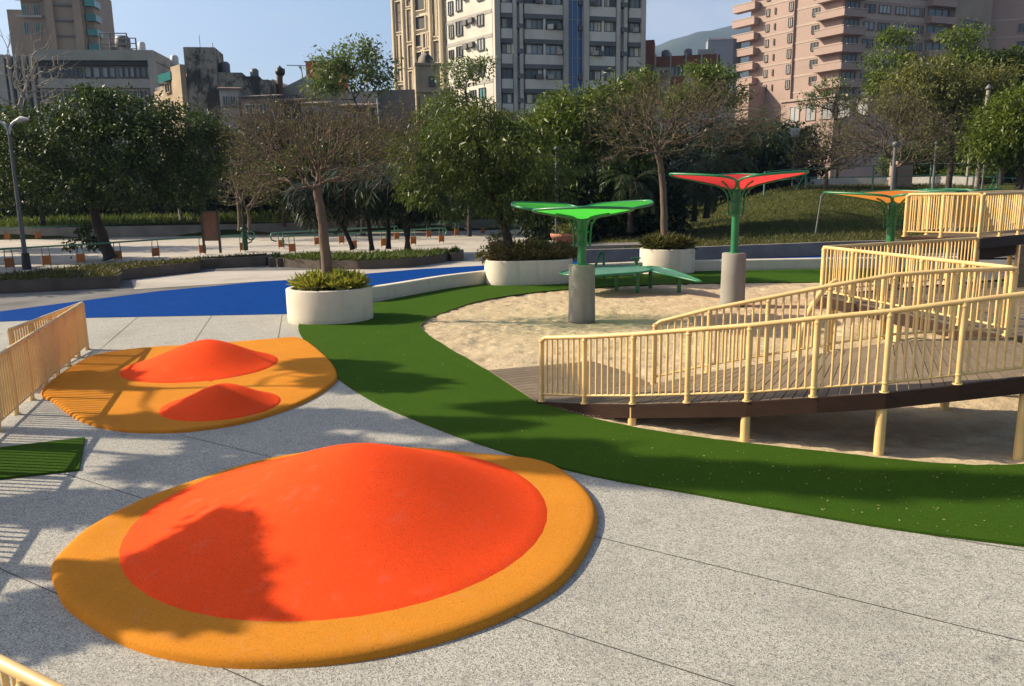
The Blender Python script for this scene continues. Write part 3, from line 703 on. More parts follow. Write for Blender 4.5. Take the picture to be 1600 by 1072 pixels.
def support(parent, p, ztop, r=0.062):
    o = link('support_post', bar_mesh(r, max(ztop + .03, .05), 12), None, parent); o.matrix_parent_inverse = Matrix.Translation(parent.location).inverted(); o.location = (p[0], p[1], -.03)

A = edge_pts([(847, 628, 11.9), (915, 630.5, 11.35), (992, 631, 10.85), (1077, 629, 10.4), (1165, 627, 10.0), (1275, 620, 9.62), (1382, 613, 9.38), (1497, 600, 9.22), (1600, 588, 9.15), (1720, 575, 9.12)])
B = edge_pts([(1022, 600, 12.45), (1110, 581, 12.1), (1200, 566, 11.85), (1300, 549, 11.6), (1412, 532, 11.4), (1500, 524, 11.4), (1577, 519, 11.45)])
zl = B[-1].z
for p in A: p.z = max(p.z, .06)
LAND = 1.06
for p in B: p.z = min(p.z, LAND)
B[-1].z = B[-2].z = LAND; A[-1].z = LAND
ra = thing('wooden_ramp', 'lowest timber ramp with yellow railings climbing from the turf to the right', 'ramp', (A[2].x, A[2].y, 0))
railing(ra, A, 1.0, 0.86, 8, (True, False))
railing(ra, B[:-1] + [B[-1]], 1.0, 0.86, 8, (True, False))
# deck: flat approach, then planks across the slope
appr = [P(768, 577, .05), P(850, 570, .05), P(925, 564, .05), P(968, 577, .05), P(1018, 599, .05)]
mb = MB(); front = [P(770, 580, .05), P(800, 600, .05), P(835, 624, .05), A[0]]
bb = [Vector(B[0])]
n_b = 13
fa = resample([P(764, 578, .05), P(802, 603, .05), P(838, 626, .05)], n=n_b); fb = resample([P(925, 564, .05), P(968, 577, .05), P(1018, 599, .05)], n=n_b)
dz = Vector((0, 0, .04))
for i in range(n_b):
    g0, g1 = fa[i].lerp(fa[i + 1], .04), fa[i].lerp(fa[i + 1], .96); h0, h1 = fb[i].lerp(fb[i + 1], .04), fb[i].lerp(fb[i + 1], .96)
    mb.hexa([g0 - dz, g1 - dz, h1 - dz, h0 - dz, g0, g1, h1, h0])
me = mb.mesh('approach_boards'); bm_fix(me); link('approach_boards', me, M['deck'], ra)
A2 = [P(838, 627, .055)] + [Vector(p) for p in A]
Bx = [P(1012, 597, .055)] + [Vector(p) for p in B] + [Vector((A[-1].x + .2, 11.4, LAND))]
boards(ra, A2, Bx)
beam(ra, [p + Vector((0, -.045, 0)) for p in A2], .2, .05, 0.0)
beam(ra, [p + Vector((0, .0, 0)) for p in B], .17, .05, -.05)
Ar = resample(A, .86)
for i in (2, 4, 6, 8): support(ra, Ar[i] + Vector((0, .03, 0)), Ar[i].z - .05)
Br = resample(B, .86)
for i in (1, 3, 5): support(ra, Br[i], Br[i].z - .05)

# middle landing and the walkway that turns back
C0 = Pd(1575, 518, 11.5); C0.z = LAND; C1 = Pd(1284, 457, 16.2); D1 = Pd(1523, 405, 18.2)
z2 = 1.04; C1.z = D1.z = z2
md = thing('wooden_deck', 'middle timber landing with yellow railings behind the lowest ramp', 'deck', (C0.x + 2, C0.y + 3, 0))
railing(md, [C0 + Vector((.02, .06, 0)), C1], 1.0, 0.9, 8, (False, False))
railing(md, [C1 + Vector((.0, .03, 0)), D1], 1.0, 0.9, 8, (False, False))
E1 = Vector((14.5, 19.5, z2)); E0 = Vector((14.5, 11.6, z2))
A_ = [C1, D1, E1]; B_ = [C0, Vector((9.5, 11.6, z2)), E0]
boards(md, [C0 + Vector((-.04, 0, -.01)), C1 + Vector((-.04, .02, 0))], [E0, E1], w=.14)
beam(md, [C0 + Vector((-.1, .06, 0)), C1 + Vector((-.1, .06, 0))], .2, -.05, -.0)
beam(md, [C1 + Vector((-.04, .07, 0)), D1 + Vector((0, .07, 0)), E1 + Vector((0, .07, 0))], .2, .05, -.0)
for f in (.15, .5, .92): support(md, C0.lerp(C1, f), z2 - .05)
for f in (.4, .8): support(md, C1.lerp(D1, f), z2 - .05)
# bent grab pipe by the landing
mb = MB(); gp = [P(1252, 545, 0), Pd(1250, 531, 14.0), Pd(1254, 512, 14.1), Pd(1263, 490, 14.3), Pd(1274, 470, 14.6), Pd(1288, 452, 15.0), Pd(1306, 439, 15.4)]
gp[0] = Vector((gp[1].x, gp[1].y, 0)); mb.tube(smooth_poly(gp, 5, False), .05, 12)
tag(mb.build('grab_pipe', M['yellow']), 'thick bent yellow pipe rising from the sand beside the landing', 'pipe')

# upper deck
G0 = Pd(1413, 370, 19.3); G1 = Pd(1529, 372, 18.3); zu = (G0.z + G1.z) / 2; G0.z = G1.z = zu
dirF = (Pd(1640, 352, 20.3) - G1); dirF.z = 0; dirF.normalize()
F1 = G1 + dirF * 6.5; H1 = G0 + dirF * 7.5
ud = thing('wooden_deck', 'upper timber deck with yellow railings at the far right', 'deck', (G1.x + 2, G1.y + 2, 0))
railing(ud, [G0, G1], 1.0, 0.9, 8, (True, True), down=.0)
railing(ud, [G1 + dirF * .07, F1], 1.0, 0.9, 8)
railing(ud, [G0 + dirF * .07, H1], 1.0, 0.9, 8)
boards(ud, [G0, H1], [G1, F1], w=.14)
nE = (G1 - G0).normalized()
beam(ud, [G0 - dirF * .06, G1 - dirF * .06], .24, .05, 0.0); beam(ud, [G1 + nE * .06 - dirF * .06, F1 + nE * .06], .24, .05, 0.0)
beam(ud, [G1 - dirF * -.1 - nE * .3 , F1 - nE * .3], .5, .12, -.05)
for f in (.03, .35, .7): support(ud, G1.lerp(F1, f) - nE * .1, zu - .05); support(ud, G0.lerp(H1, f) + nE * .1, zu - .05)
# timber steps wall under the upper deck
mb = MB()
for k in range(7): mb.box(10.9, 15.5, 17.0 + k * .002, 17.06 + k * .002, 1.06 + k * .13, 1.06 + k * .13 + .122)
tag(mb.build('plank_wall', M['deck']), 'weathered plank wall below the upper deck at the right edge', 'wall')

# ------------------------------------------------------------------ railing on the left
def z_pt(px, py, d, z):
    p = Pd(px, py, d); p.z = z; return p
N1 = P(137, 546, 0); N0 = P(0, 672, 0); dN = (N0 - N1).normalized()
lf = thing('yellow_railing', 'yellow bar railing folding back on itself at the left edge beside the orange mounds', 'railing', N1)
N1.z = .0
railing(lf, [N1, N1 + dN * 8.1], 1.02, 0.9, 8, bal_r=.0175)
Nt = P(129, 470, 1.02); Nf = P(0, 517, 1.02); dF = (Nf - Nt); dF.z = 0; dF.normalize()
q = Vector(N1); railing(lf, [q - dF * -.05, q + dF * 3.4], 1.02, 0.9, 8, bal_r=.0175)
lf2 = thing('yellow_railing', 'yellow railing with one pale top pipe crossing the bottom left corner', 'railing', P(30, 1060, 0))
K0, K1 = P(-90, 990, 1.05), P(92, 1081, 1.05); K0.z = K1.z = 0.03
railing(lf2, [K0, K1 + (K1 - K0) * 1.2], 1.02, 0.9, 8)
lf3 = thing('yellow_railing', 'yellow railing continuing towards the viewer beyond the left edge', 'railing', N1 + dN * 9)
railing(lf3, [N1 + dN * 8.15, N1 + dN * 13.6], 1.02, 0.9, 8, bal_r=.0175)

# ------------------------------------------------------------------ petal sunshades
def fabric(name, col, trc):
    m, t_, b = nodes(name); n2 = noise(t_, 90, 2); n1 = noise(t_, 2, 3)
    c = mix_rgb(t_, ramp(t_, n1.outputs['Fac'], .3, .7, 0, .3), col, tuple(x * .8 for x in col)); t_.links.new(c, b.inputs['Base Color'])
    b.inputs['Roughness'].default_value = .7; tr = t_.nodes.new('ShaderNodeBsdfTranslucent'); tr.inputs[0].default_value = (*trc, 1)
    ms = t_.nodes.new('ShaderNodeMixShader'); ms.inputs[0].default_value = .55
    t_.links.new(b.outputs[0], ms.inputs[1]); t_.links.new(tr.outputs[0], ms.inputs[2]); t_.links.new(ms.outputs[0], t_.nodes['Material Output'].inputs[0]); return m
M['fab_green'] = fabric('green_shade_mesh', (.03, .42, .03), (.10, .80, .08))
M['fab_pale'] = fabric('pale_green_shade_mesh', (.30, .46, .28), (.4, .6, .36))
M['fab_red'] = fabric('red_shade_mesh', (.52, .022, .025), (.85, .06, .06))
M['fab_orange'] = fabric('orange_shade_mesh', (.75, .22, .02), (.95, .36, .06))
def petal_outline(L_=1.98, wmax=1.16, tip=.12, n=30):
    """leaf: point at the hub, broadest two thirds out, blunt rounded end"""
    side = []
    for k in range(n + 1):
        t_ = k / n; r = tip + (L_ - tip) * t_
        w = wmax * (math.sin(math.pi * min(1, t_) ** .92) ** .86 if 0 < t_ < 1 else 0); side.append((r, w))
    return side
def sunshade(label, px, py, dist, zr, fab, angs, tilt, col_h, group):
    p = Pd(px, py, dist); base = Vector((p.x, p.y, 0)); t_ = thing('petal_sunshade', label, 'sunshade', base, group=group)
    mb = MB(); mb.lathe([(.0, 0), (.345, 0), (.34, .02), (.33, col_h * .5), (.325, col_h - .02), (.31, col_h), (0, col_h)], 36)
    link('concrete_base', mb.mesh('concrete_base'), M['concrete'], t_, False)
    hz = zr; mb = MB(); mb.tube([(0, 0, col_h), (0, 0, hz + .02)], .105, 16)
    mb.lathe([(0, 0), (.18, 0), (.18, .02), (.11, .03)], 20, (0, 0, col_h))
    for zz in (hz - .55, hz - .28): mb.lathe([(.11, 0), (.17, 0), (.17, .035), (.11, .035)], 16, (0, 0, zz))
    link('pole', mb.mesh('pole'), M['green_paint'], t_, False)
    for a in angs:
        ca, sa = math.cos(a), math.sin(a)
        def W_(r, w, up=0.0): return (r * ca - w * sa, r * sa + w * ca, hz + (tilt if math.cos(a - R(266)) < .9 else tilt * .84) * (1 - math.exp(-math.hypot(r, w * .55) / 1.2)) / .81 + up)
        side = petal_outline(); curl = lambda r, w: 0.0
        loop = [(r, w) for r, w in side] + [(r, -w) for r, w in reversed(side[1:-1])]
        mb = MB(); mb.tube([W_(r, w, curl(r, w)) for r, w in loop], .033, 8, closed=True)
        pn = link('petal_frame', mb.mesh('petal_frame'), M['green_paint'], t_, False)
        mb = MB(); vs = []; K = 8
        for r, w in side:
            for k in range(K + 1):
                ww = w * (2 * k / K - 1) * .985; vs.append(W_(r, ww, curl(r, ww) + .004))
        mb.add(vs, [(i * (K + 1) + k, (i + 1) * (K + 1) + k, (i + 1) * (K + 1) + k + 1, i * (K + 1) + k + 1) for i in range(len(side) - 1) for k in range(K)], True)
        link('shade_fabric', mb.mesh('shade_fabric'), fab, pn, False)
        mb = MB()
        for w0 in (-.1, .1):
            pts = [(.17 * ca - w0 * sa, .17 * sa + w0 * ca, hz - .62), (.19 * ca - w0 * sa, .19 * sa + w0 * ca, hz - .22), (.26 * ca - w0 * sa, .26 * sa + w0 * ca, hz - .02), W_(.42, w0 * 2.2, -.035), W_(.8, w0 * 6.2, -.045)]
            mb.tube(smooth_poly(pts, 4, False), .026, 8)
        link('arm', mb.mesh('arm'), M['green_paint'], t_, False)
    return t_
GS = 'petal sunshades standing on concrete posts'
sunshade('green petal sunshade on a concrete post in the sand', 909, 500, 19.75, 2.49, M['fab_green'], [R(266), R(26), R(146)], .46, 1.42, GS)
sunshade('tall red petal sunshade on a concrete post behind the yellow ramp', 1144, 476, 22.0, 3.13, M['fab_red'], [R(75), R(195), R(315)], .50, 1.47, GS)
sunshade('orange petal sunshade half hidden behind the upper yellow railing', 1384, 470, 22.3, 2.70, M['fab_orange'], [R(62), R(184), R(300)], .38, 1.3, GS)
sunshade('pale green sunshade top seen over the upper railing at far right', 1490, 330, 40, 2.68, M['fab_pale'], [R(80), R(200), R(320)], .3, 1.3, GS)

# leaf-shaped green table
tb = P(985, 457); tb = thing('leaf_table', 'low green leaf-shaped table on four legs at the edge of the sand', 'table', (tb.x, tb.y, 0))
def leaf_panel(pts, z, name):
    mb = MB(); poly = smooth_poly([P(a, b, z_) for a, b, z_ in pts], 5); n = len(poly)
    mb.tube(poly, .03, 8, closed=True); fr_ = mb.build(name, M['green_paint'], tb)
    mb = MB(); c = sum(poly, Vector()) / n; mb.add(poly + [c], [(i, (i + 1) % n, n) for i in range(n)]); me = mb.mesh('panel'); link('panel', me, M['rail_green'], fr_)
leaf_panel([(875, 427, .66), (910, 419, .68), (960, 416, .7), (1010, 417, .72), (1012, 424, .72), (965, 428, .68), (915, 431, .66)], .66, 'leaf_top')
leaf_panel([(1012, 417, .72), (1045, 421, .66), (1096, 440, .5), (1060, 433, .58), (1020, 424, .7)], .6, 'leaf_top')
for a, b, zz in ((963, 455, .66), (996, 457, .69), (1016, 450, .69), (1061, 457, .6)):
    p = P(a, b); mb = MB(); mb.box(p.x - .055, p.x + .055, p.y - .055, p.y + .055, 0, zz); mb.build('leg', M['green_paint'], tb, bevel=.01)
sg = P(936, 437); sg = thing('bent_frame', 'small bent green frame standing by the low wall behind the table', 'frame', (sg.x, sg.y, 0))
d_ = sg.location.y; mb = MB(); mb.tube([Vector((Pd(944, 437, d_).x, d_, 0)), Pd(943, 396, d_), Pd(938, 394, d_), Pd(929, 419, d_)], .05, 8); mb.build('post', M['green_paint'], sg)
mb = MB(); mb.lathe([(0, 0), (.09, .0), (.1, .05), (.06, .1), (0, .11)], 14, Pd(940, 396, d_)); mb.build('cap', M['green_paint'], sg)
sg = P(994, 432); sg = thing('bent_frame', 'short green post with a flat top behind the green table', 'frame', (sg.x, sg.y, 0))
d_ = sg.location.y; mb = MB(); mb.tube([Vector((sg.location.x, d_, 0)), Pd(994, 405, d_)], .07, 8); mb.build('post', M['green_paint'], sg)
mb = MB(); q = Pd(994, 404, d_); mb.box(q.x - .17, q.x + .17, q.y - .1, q.y + .1, q.z, q.z + .04); mb.build('top_plate', M['green_paint'], sg)
# ------------------------------------------------------------------ shrubs in the planters
def spiky(name, label, c, rx, ry, n, ln, wid, mat, nb=26, hump=.12):
    t_ = thing(name, label, 'shrub', c)
    k = rng.random(n) ** .5; a = rng.random(n) * 2 * math.pi; cx_, cy_ = k * rx * np.cos(a), k * ry * np.sin(a)
    i = np.repeat(np.arange(n), nb); d = rng.normal(size=(len(i), 3)) * np.array([1, 1, .55]) + np.array([0, 0, .75]); A_ = unit(d)
    C_ = np.column_stack([cx_[i], cy_[i], hump * (1 - k[i] ** 2) + .03 + rng.random(len(i)) * .12]) + A_ * .03
    s_ = ln * (.5 + .7 * rng.random(len(i))); link('foliage', leaf_mesh('foliage', C_, A_, s_, s_ * wid, .3), mat, t_, False); return t_
spiky('planter_shrub', 'yellow-green spiky ground plants filling the nearest round planter', s1, rad - .2, .78, 95, .27, .2, M['leaf_yellow'], 30, .16)
lb = [(-.9, 0, .22, .9, .7, .3), (.9, .1, .22, .9, .75, .3), (0, 0, .25, .8, .75, .32)]
t = thing('planter_shrub', 'reddish brown low shrubs in the long cream planter', 'shrub', s2)
me, _ = crown('foliage', lb, 420, 16, .09, .11, .5, .0, .5); link('foliage', me, M['leaf_brown'], t, False)
t2 = thing('planter_shrub', 'thin green shoots among the brown shrubs of the long planter', 'shrub', s2 + Vector((.4, .3, 0)))
me, _ = crown('foliage', [(0, 0, .3, 1.2, .5, .3)], 120, 12, .1, .12, .45, .0, .5); link('foliage', me, M['leaf_yellow'], t2, False)
spiky('planter_shrub', 'dry green grassy plants in the white round planter', s3, r3 - .2, .8, 90, .42, .13, M['grass_dry'], 30, .2)

# ------------------------------------------------------------------ planting beds with stone kerbs
def bed(label, front, back, h, mat='stone', skirt_label=None):
    poly = front + list(reversed(back)); mb = MB(); n = len(poly)
    for i in range(len(poly)):
        p, q_ = poly[i], poly[(i + 1) % n]; d = (q_ - p); d.normalize(); s_ = Vector((-d.y, d.x, 0)) * .28
        mb.hexa([p - d * .02, q_ + d * .02, q_ + s_, p + s_, p - d * .02 + Vector((0, 0, h + .001 * (i % 7))), q_ + d * .02 + Vector((0, 0, h + .001 * (i % 7))), q_ + s_ + Vector((0, 0, h + .001 * (i % 7))), p + s_ + Vector((0, 0, h + .001 * (i % 7)))])
    me = mb.mesh('kerb'); bm_fix(me); c = sum(poly, Vector()) / n; t_ = thing('planting_bed', label, 'planting bed', (c.x, c.y, 0)); link('kerb', me, M[mat], t_)
    mb = MB(); mb.add([p + Vector((0, 0, h - .05)) for p in poly], [tuple(range(n))]); me = mb.mesh('soil'); bm_fix(me); link('soil', me, M['soil'], t_); return t_, poly
f1 = px_path([(-130, 466), (0, 458), (185, 449), (189, 438), (312, 424), (315, 418), (416, 411)]); k1 = [Vector((p.x, p.y, 0)) for p in px_path([(-130, 438), (0, 430), (150, 415), (300, 405), (414, 400)], .42)]
b1, poly1 = bed('long stone-edged bed of low ground cover under the broad dark tree at left', f1, k1, .42)
f2 = px_path([(427, 411), (445, 417), (500, 420), (560, 421), (640, 418), (690, 411), (716, 402)]); k2 = [Vector((p.x, p.y, 0)) for p in px_path([(430, 403), (480, 400), (560, 399), (640, 396), (700, 393), (714, 395)], .38)]
b2, poly2 = bed('oval stone-edged bed with drooping palms behind the near round planter', f2, k2, .38)
xy = scatter_poly(poly1, 9000); tag(blades('ground_cover', xy, .38, .17, .26, M['grass_dry'], None, 1.1), 'low leafy ground cover filling the long stone-edged bed', 'ground cover', kind='stuff')
xy = scatter_poly(poly2, 7000); tag(blades('ground_cover', xy, .34, .26, .16, M['grass_blade'], None, .8), 'green tufted ground cover in the oval palm bed', 'ground cover', kind='stuff')

# ------------------------------------------------------------------ grassy hill at right and far grass strip
def smooth01(t_): t_ = np.clip(t_, 0, 1); return t_ * t_ * (3 - 2 * t_)
hx = np.arange(3.0, 60, .8); hy = np.arange(.15, 64, .8); HX, HV = np.meshgrid(hx, hy, indexing='ij')
def wall_y(x): return np.interp(x, [3, 8, 16, 26, 40], [35, 35.6, 37.9, 38.8, 40.2])
HY = HV + wall_y(HX)
def hill_z(x, y):
    v = y - wall_y(x)
    return .52 * smooth01((x - 3) / 2.5) + 2.6 * smooth01((v - 1.2) / 21) * smooth01((x - 4.5 - .22 * v) / 13) + .10 * (vnoise(x, y, 3.1, 8) - .5)
HZ = hill_z(HX, HY); idx = np.arange(HX.size).reshape(HX.shape)
Fh = np.stack([idx[:-1, :-1].ravel(), idx[1:, :-1].ravel(), idx[1:, 1:].ravel(), idx[:-1, 1:].ravel()], 1)
tag(link('grass_hill', mesh_np('grass_hill', np.column_stack([HX.ravel(), HY.ravel(), HZ.ravel()]), Fh, True), M['grass']), kind='structure')
q = np.column_stack([3.5 + 30 * rng.random(34000), np.zeros(34000)]); q[:, 1] = wall_y(q[:, 0]) + .3 + 23 * rng.random(34000) ** 1.2
tag(blades('hill_grass', q, hill_z(q[:, 0], q[:, 1]), .19, .14, M['grass_dry'], None, .9), 'rough dry grass covering the bank at right', 'grass', kind='stuff')
def wall_thing(name, label, cat, pts, h, w, mat, z0=-.05):
    mb = MB()
    for i in range(len(pts) - 1):
        p, q_ = Vector(pts[i]), Vector(pts[i + 1]); d = q_ - p; d.z = 0; d.normalize(); s_ = Vector((-d.y, d.x, 0)) * w
        z0v, z1v = Vector((0, 0, z0)), Vector((0, 0, h))
        mb.hexa([p + z0v, q_ + z0v, q_ + s_ + z0v, p + s_ + z0v, p + z1v, q_ + z1v, q_ + s_ + z1v, p + s_ + z1v])
    me = mb.mesh(name); bm_fix(me); return tag(link(name, me, mat), label, cat)
rw = [Vector((x_, float(wall_y(x_)) - .05, 0)) for x_ in (3, 8, 16, 26, 40)]
wall_thing('retaining_wall', 'low grey retaining wall along the foot of the grassy bank', 'wall', rw, .62, .3, M['greystone'])
p = P(884, 408); mb = MB(); mb.box(p.x - .05, p.x + 4.9, p.y - .15, p.y + 1.3, 0, .72); tag(mb.build('stone_block', M['greystone'], bevel=.02), 'low grey stone block behind the green sunshade', 'block')
mb = MB(); mb.box(P(855, 403).x, p.x - .2, p.y + .6, p.y + 1.6, 0, .85); tag(mb.build('stone_block', M['white_paint'], bevel=.02), 'small pale block left of the grey stone block', 'block')
def pot(label, px, py, d, r, h):
    q_ = Pd(px, py, d); t_ = thing('terracotta_pot', label, 'plant pot', q_); mb = MB()
    mb.lathe([(r * .6, 0), (r * .72, 0), (r, h * .7), (r * 1.05, h * .75), (r * 1.05, h), (r * .9, h), (r * .88, h * .85), (0, h * .85)], 20); link('pot', mb.mesh('pot'), M['terracotta'], t_, False)
    mb2, _ = crown('plant', [(0, 0, h + .15, r, r, .3)], 60, 14, .1, .14, .4); link('plant', mb2, M['leaf_olive'], t_, False)
pot('wide terracotta pot behind the green sunshade post', 885, 383, 37.5, .72, .55)
pot('terracotta pot at the foot of the dark mango tree', 783, 397, 40, .6, .6)

# far strip: low wall, rising lawn, clipped hedge in the shade
wall_thing('low_wall', 'long low brown wall at the back of the plaza below the lawn', 'wall', [Vector((-75, 60, 0)), Vector((-36, 62, 0)), Vector((0, 66, 0)), Vector((8, 66, 0))], .85, .4, M['greystone'])
gx = np.arange(-85, 14, 1.5); gy = np.arange(60.6, 90, 1.5); GX, GY = np.meshgrid(gx, gy, indexing='ij'); GZ = .75 + .035 * (GY - 60) + .1 * (vnoise(GX, GY, 4, 3) - .5) - np.clip((62.3 + .105 * (GX + 36)) - GY, 0, 9) * 2
idx = np.arange(GX.size).reshape(GX.shape); Fg = np.stack([idx[:-1, :-1].ravel(), idx[1:, :-1].ravel(), idx[1:, 1:].ravel(), idx[:-1, 1:].ravel()], 1)
tag(link('lawn', mesh_np('lawn', np.column_stack([GX.ravel(), GY.ravel(), GZ.ravel()]), Fg, True), M['grass']), kind='structure')
gq = np.column_stack([-80 + 84 * rng.random(26000), np.zeros(26000)]); gq[:, 1] = 62.8 + .105 * (gq[:, 0] + 36) + 9 * rng.random(26000)
tag(blades('lawn_grass', gq, .75 + .035 * (gq[:, 1] - 60), .5, .10, M['grass_blade'], None, .5), 'long bright grass on the lawn strip behind the low wall', 'grass', kind='stuff')
def hedge(label, x0, y0, x1, y1, h, th, mat, clumps=700, size=.3, z=.8):
    L_ = math.hypot(x1 - x0, y1 - y0); n = max(3, int(L_ / 2.2)); lb = []
    for i in range(n):
        f = (i + .5) / n; lb.append((x0 + (x1 - x0) * f - x0, y0 + (y1 - y0) * f - y0 + random.uniform(-.3, .3), h * .5 * random.uniform(.9, 1.1), L_ / n * .85, th, h * .55 * random.uniform(.9, 1.15)))
    t_ = thing('hedge', label, 'hedge', (x0, y0, z)); me, cc_ = crown('foliage', lb, clumps, 22, .3, size, .5, .1, .55); link('foliage', me, mat, t_, False)
    a_ = np.array([[l[0], l[1], -.2] for l in lb]); b_ = np.array([[l[0], l[1], l[2]] for l in lb]); V, F = frustums(a_, b_, np.full(n, .08), np.full(n, .05), 5); link('stems', mesh_np('stems', V, F), M['bark_dark'], t_, False); return t_
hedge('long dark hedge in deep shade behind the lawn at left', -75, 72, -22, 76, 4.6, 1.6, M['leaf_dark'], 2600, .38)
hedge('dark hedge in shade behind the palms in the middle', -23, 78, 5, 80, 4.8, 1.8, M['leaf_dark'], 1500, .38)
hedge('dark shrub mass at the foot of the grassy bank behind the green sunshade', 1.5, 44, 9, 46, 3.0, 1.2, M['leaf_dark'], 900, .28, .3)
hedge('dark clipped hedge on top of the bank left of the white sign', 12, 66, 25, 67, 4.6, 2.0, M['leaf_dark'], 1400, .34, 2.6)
hedge('bright yellow-green hedge beyond the green fence at far right', *Pd(1482, 285, 62).xy, *Pd(1535, 285, 63).xy, .75, .7, M['leaf_bright'], 260, .2, Pd(1482, 287, 62).z)

# ------------------------------------------------------------------ trees
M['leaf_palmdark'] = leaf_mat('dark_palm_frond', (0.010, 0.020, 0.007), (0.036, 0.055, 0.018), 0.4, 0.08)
def from_px(bx, by, d, z=None):
    q_ = Pd(bx, by, d); q_ = Vector((q_.x, q_.y, 0.0 if z is None else z)); return q_
def lobe_px(base, d, l):
    """lobes given as photo ellipses (cx,cy,rx,ry,depth offset,depth radius) at distance d"""
    out = []
    for (cx_, cy_, rx_, ry_, dy_, ry2) in l:
        c_ = Pd(cx_, cy_, d + dy_); s_ = (d + dy_) / FPX; out.append((c_.x - base.x, c_.y - base.y, c_.z - base.z, rx_ * s_, ry2, ry_ * s_))
    return out
def rel(base, d, pts): return [tuple(Pd(a, b, d + (c if c else 0)) - base) for a, b, c in pts]
# 1 broad dark tree at left
p = P(170, 409); d1 = p.y; bs = Vector((p.x, p.y, .35))
lb = lobe_px(bs, d1, [(35, 250, 42, 44, -.3, 1.8), (70, 205, 40, 32, 0, 1.8), (45, 300, 46, 30, .5, 1.7), (115, 230, 48, 40, -.6, 2.0), (140, 175, 36, 30, 0, 1.6), (188, 180, 34, 30, .4, 1.6), (185, 225, 50, 36, -.6, 2.0), (238, 185, 36, 26, .3, 1.6), (245, 235, 44, 38, -.4, 1.9), (290, 200, 40, 32, .2, 1.6), (315, 245, 34, 40, -.2, 1.5), (290, 285, 44, 36, .2, 1.7), (105, 290, 56, 34, -.8, 2.0), (195, 285, 60, 40, -.8, 2.2), (160, 150, 18, 12, 0, .8), (100, 168, 20, 14, 0, .9), (15, 215, 22, 24, 0, 1.1), (340, 215, 16, 22, 0, .9)])
leafy_tree('broadleaf_tree', 'broad dark glossy-leaved tree with a crooked trunk in the long bed at left', bs, rel(bs, d1, [(172, 404, 0), (160, 370, 0), (150, 338, 0), (147, 305, 0)]), lb, .30, M['leaf_gloss'], M['bark_dark'], 1150, 38, .24, .19, .42, .2, .68, 80)
q_ = P(147, 405); t = thing('sapling', 'small leafy sapling at the foot of the broad dark tree', 'sapling', (q_.x, q_.y - .4, .38))
me, _ = crown('foliage', [(0, 0, .75, .55, .4, .6), (.45, 0, .6, .4, .3, .5)], 60, 10, .14, .2, .5, .1, .3); link('foliage', me, M['leaf_gloss'], t, False)
mb = MB(); mb.tube([(0, 0, 0), (.05, 0, .5), (.1, 0, 1.0)], .02, 5); link('stem', mb.mesh('stem'), M['bark'], t, False)
q_ = P(112, 408); t = thing('sapling', 'tiny reddish sapling left of the broad dark tree trunk', 'sapling', (q_.x, q_.y, .38))
me, _ = crown('foliage', [(0, 0, .45, .3, .2, .25)], 16, 7, .1, .2, .5, .1, .3); link('foliage', me, M['leaf_brown'], t, False)
mb = MB(); mb.tube([(0, 0, 0), (.0, 0, .5)], .015, 5); link('stem', mb.mesh('stem'), M['bark'], t, False)

# 2 bare umbrella tree in the near planter
bs = s1.copy(); d2 = bs.y
lb = lobe_px(bs, d2, [(430, 245, 75, 62, -.2, 1.2), (520, 225, 95, 62, .2, 1.4), (590, 235, 62, 58, .2, 1.2), (470, 190, 70, 38, 0, 1.0), (560, 185, 60, 35, 0, 1.0), (390, 205, 45, 35, .3, .7), (400, 285, 50, 18, 0, .7), (620, 210, 42, 34, 0, .8)])
bare_tree('bare_tree', 'bare brown umbrella-shaped tree with a leaning trunk in the near round planter', bs, rel(bs, d2, [(513, 448, 0), (508, 380, 0), (500, 320, 0), (494, 292, 0)]), lb, .145, M['bark'], 1150, 2000, M['leaf_brown'], .065, None, .0048, .28, .6, .2, 5)

# 3 mango tree in the long planter
bs = s2 + Vector((-.35, .35, -.1)); d3 = bs.y
lb = lobe_px(bs, d3, [(690, 250, 70, 55, 0, 1.5), (760, 235, 75, 55, .2, 1.6), (830, 260, 62, 58, 0, 1.5), (720, 300, 70, 38, -.4, 1.2), (800, 310, 62, 35, -.3, 1.2), (655, 285, 45, 35, 0, 1.0), (745, 195, 50, 30, .3, 1.1), (865, 300, 30, 35, 0, .9)])
leafy_tree('mango_tree', 'dark mango tree with drooping leaves and forked trunk rising from the long planter', bs, rel(bs, d3, [(797, 398, 0), (790, 360, 0), (773, 325, 0), (766, 300, 0)]), lb, .17, M['leaf_mango'], M['bark_dark'], 520, 34, .17, .23, .2, .85, .6, 60)
# 4 big mango behind centre
def bg_tree(label, bx, d, lobes_, mat, bark='bark_dark', name='leafy_tree', r0=.22, clumps=600, per=26, spread=.3, size=.3, aspect=.4, droop=.3, shell=.5, z=None, ty=None, group=None, boughs=50):
    bz = .8 if z is None else z; q_ = Pd(bx, 300, d); bs_ = Vector((q_.x, q_.y, bz)); lb_ = lobe_px(bs_, d, lobes_)
    top = min(l[2] - l[5] * .4 for l in lb_); top = max(top, 1.0)
    return leafy_tree(name, label, bs_, [(0, 0, -.3), (.1, 0, top * .5), (0, .05, top)], lb_, r0, mat, M[bark], clumps, per, spread, size, aspect, droop, shell, boughs, group)
bg_tree('large dense mango tree with bright top left of the bare tree in the middle', 905, 46, [(905, 195, 60, 50, 0, 2.2), (855, 240, 60, 52, 0, 2.2), (960, 165, 55, 32, .5, 1.8), (925, 250, 75, 60, 0, 2.4), (1000, 130, 30, 16, .5, 1.0), (985, 220, 48, 50, .5, 2.0), (880, 310, 60, 40, -.4, 2.0), (950, 320, 55, 40, -.4, 2.0), (870, 180, 35, 30, 0, 1.4)], M['leaf_bright'], clumps=1150, size=.34, aspect=.26, droop=.6, spread=.3, z=.5)
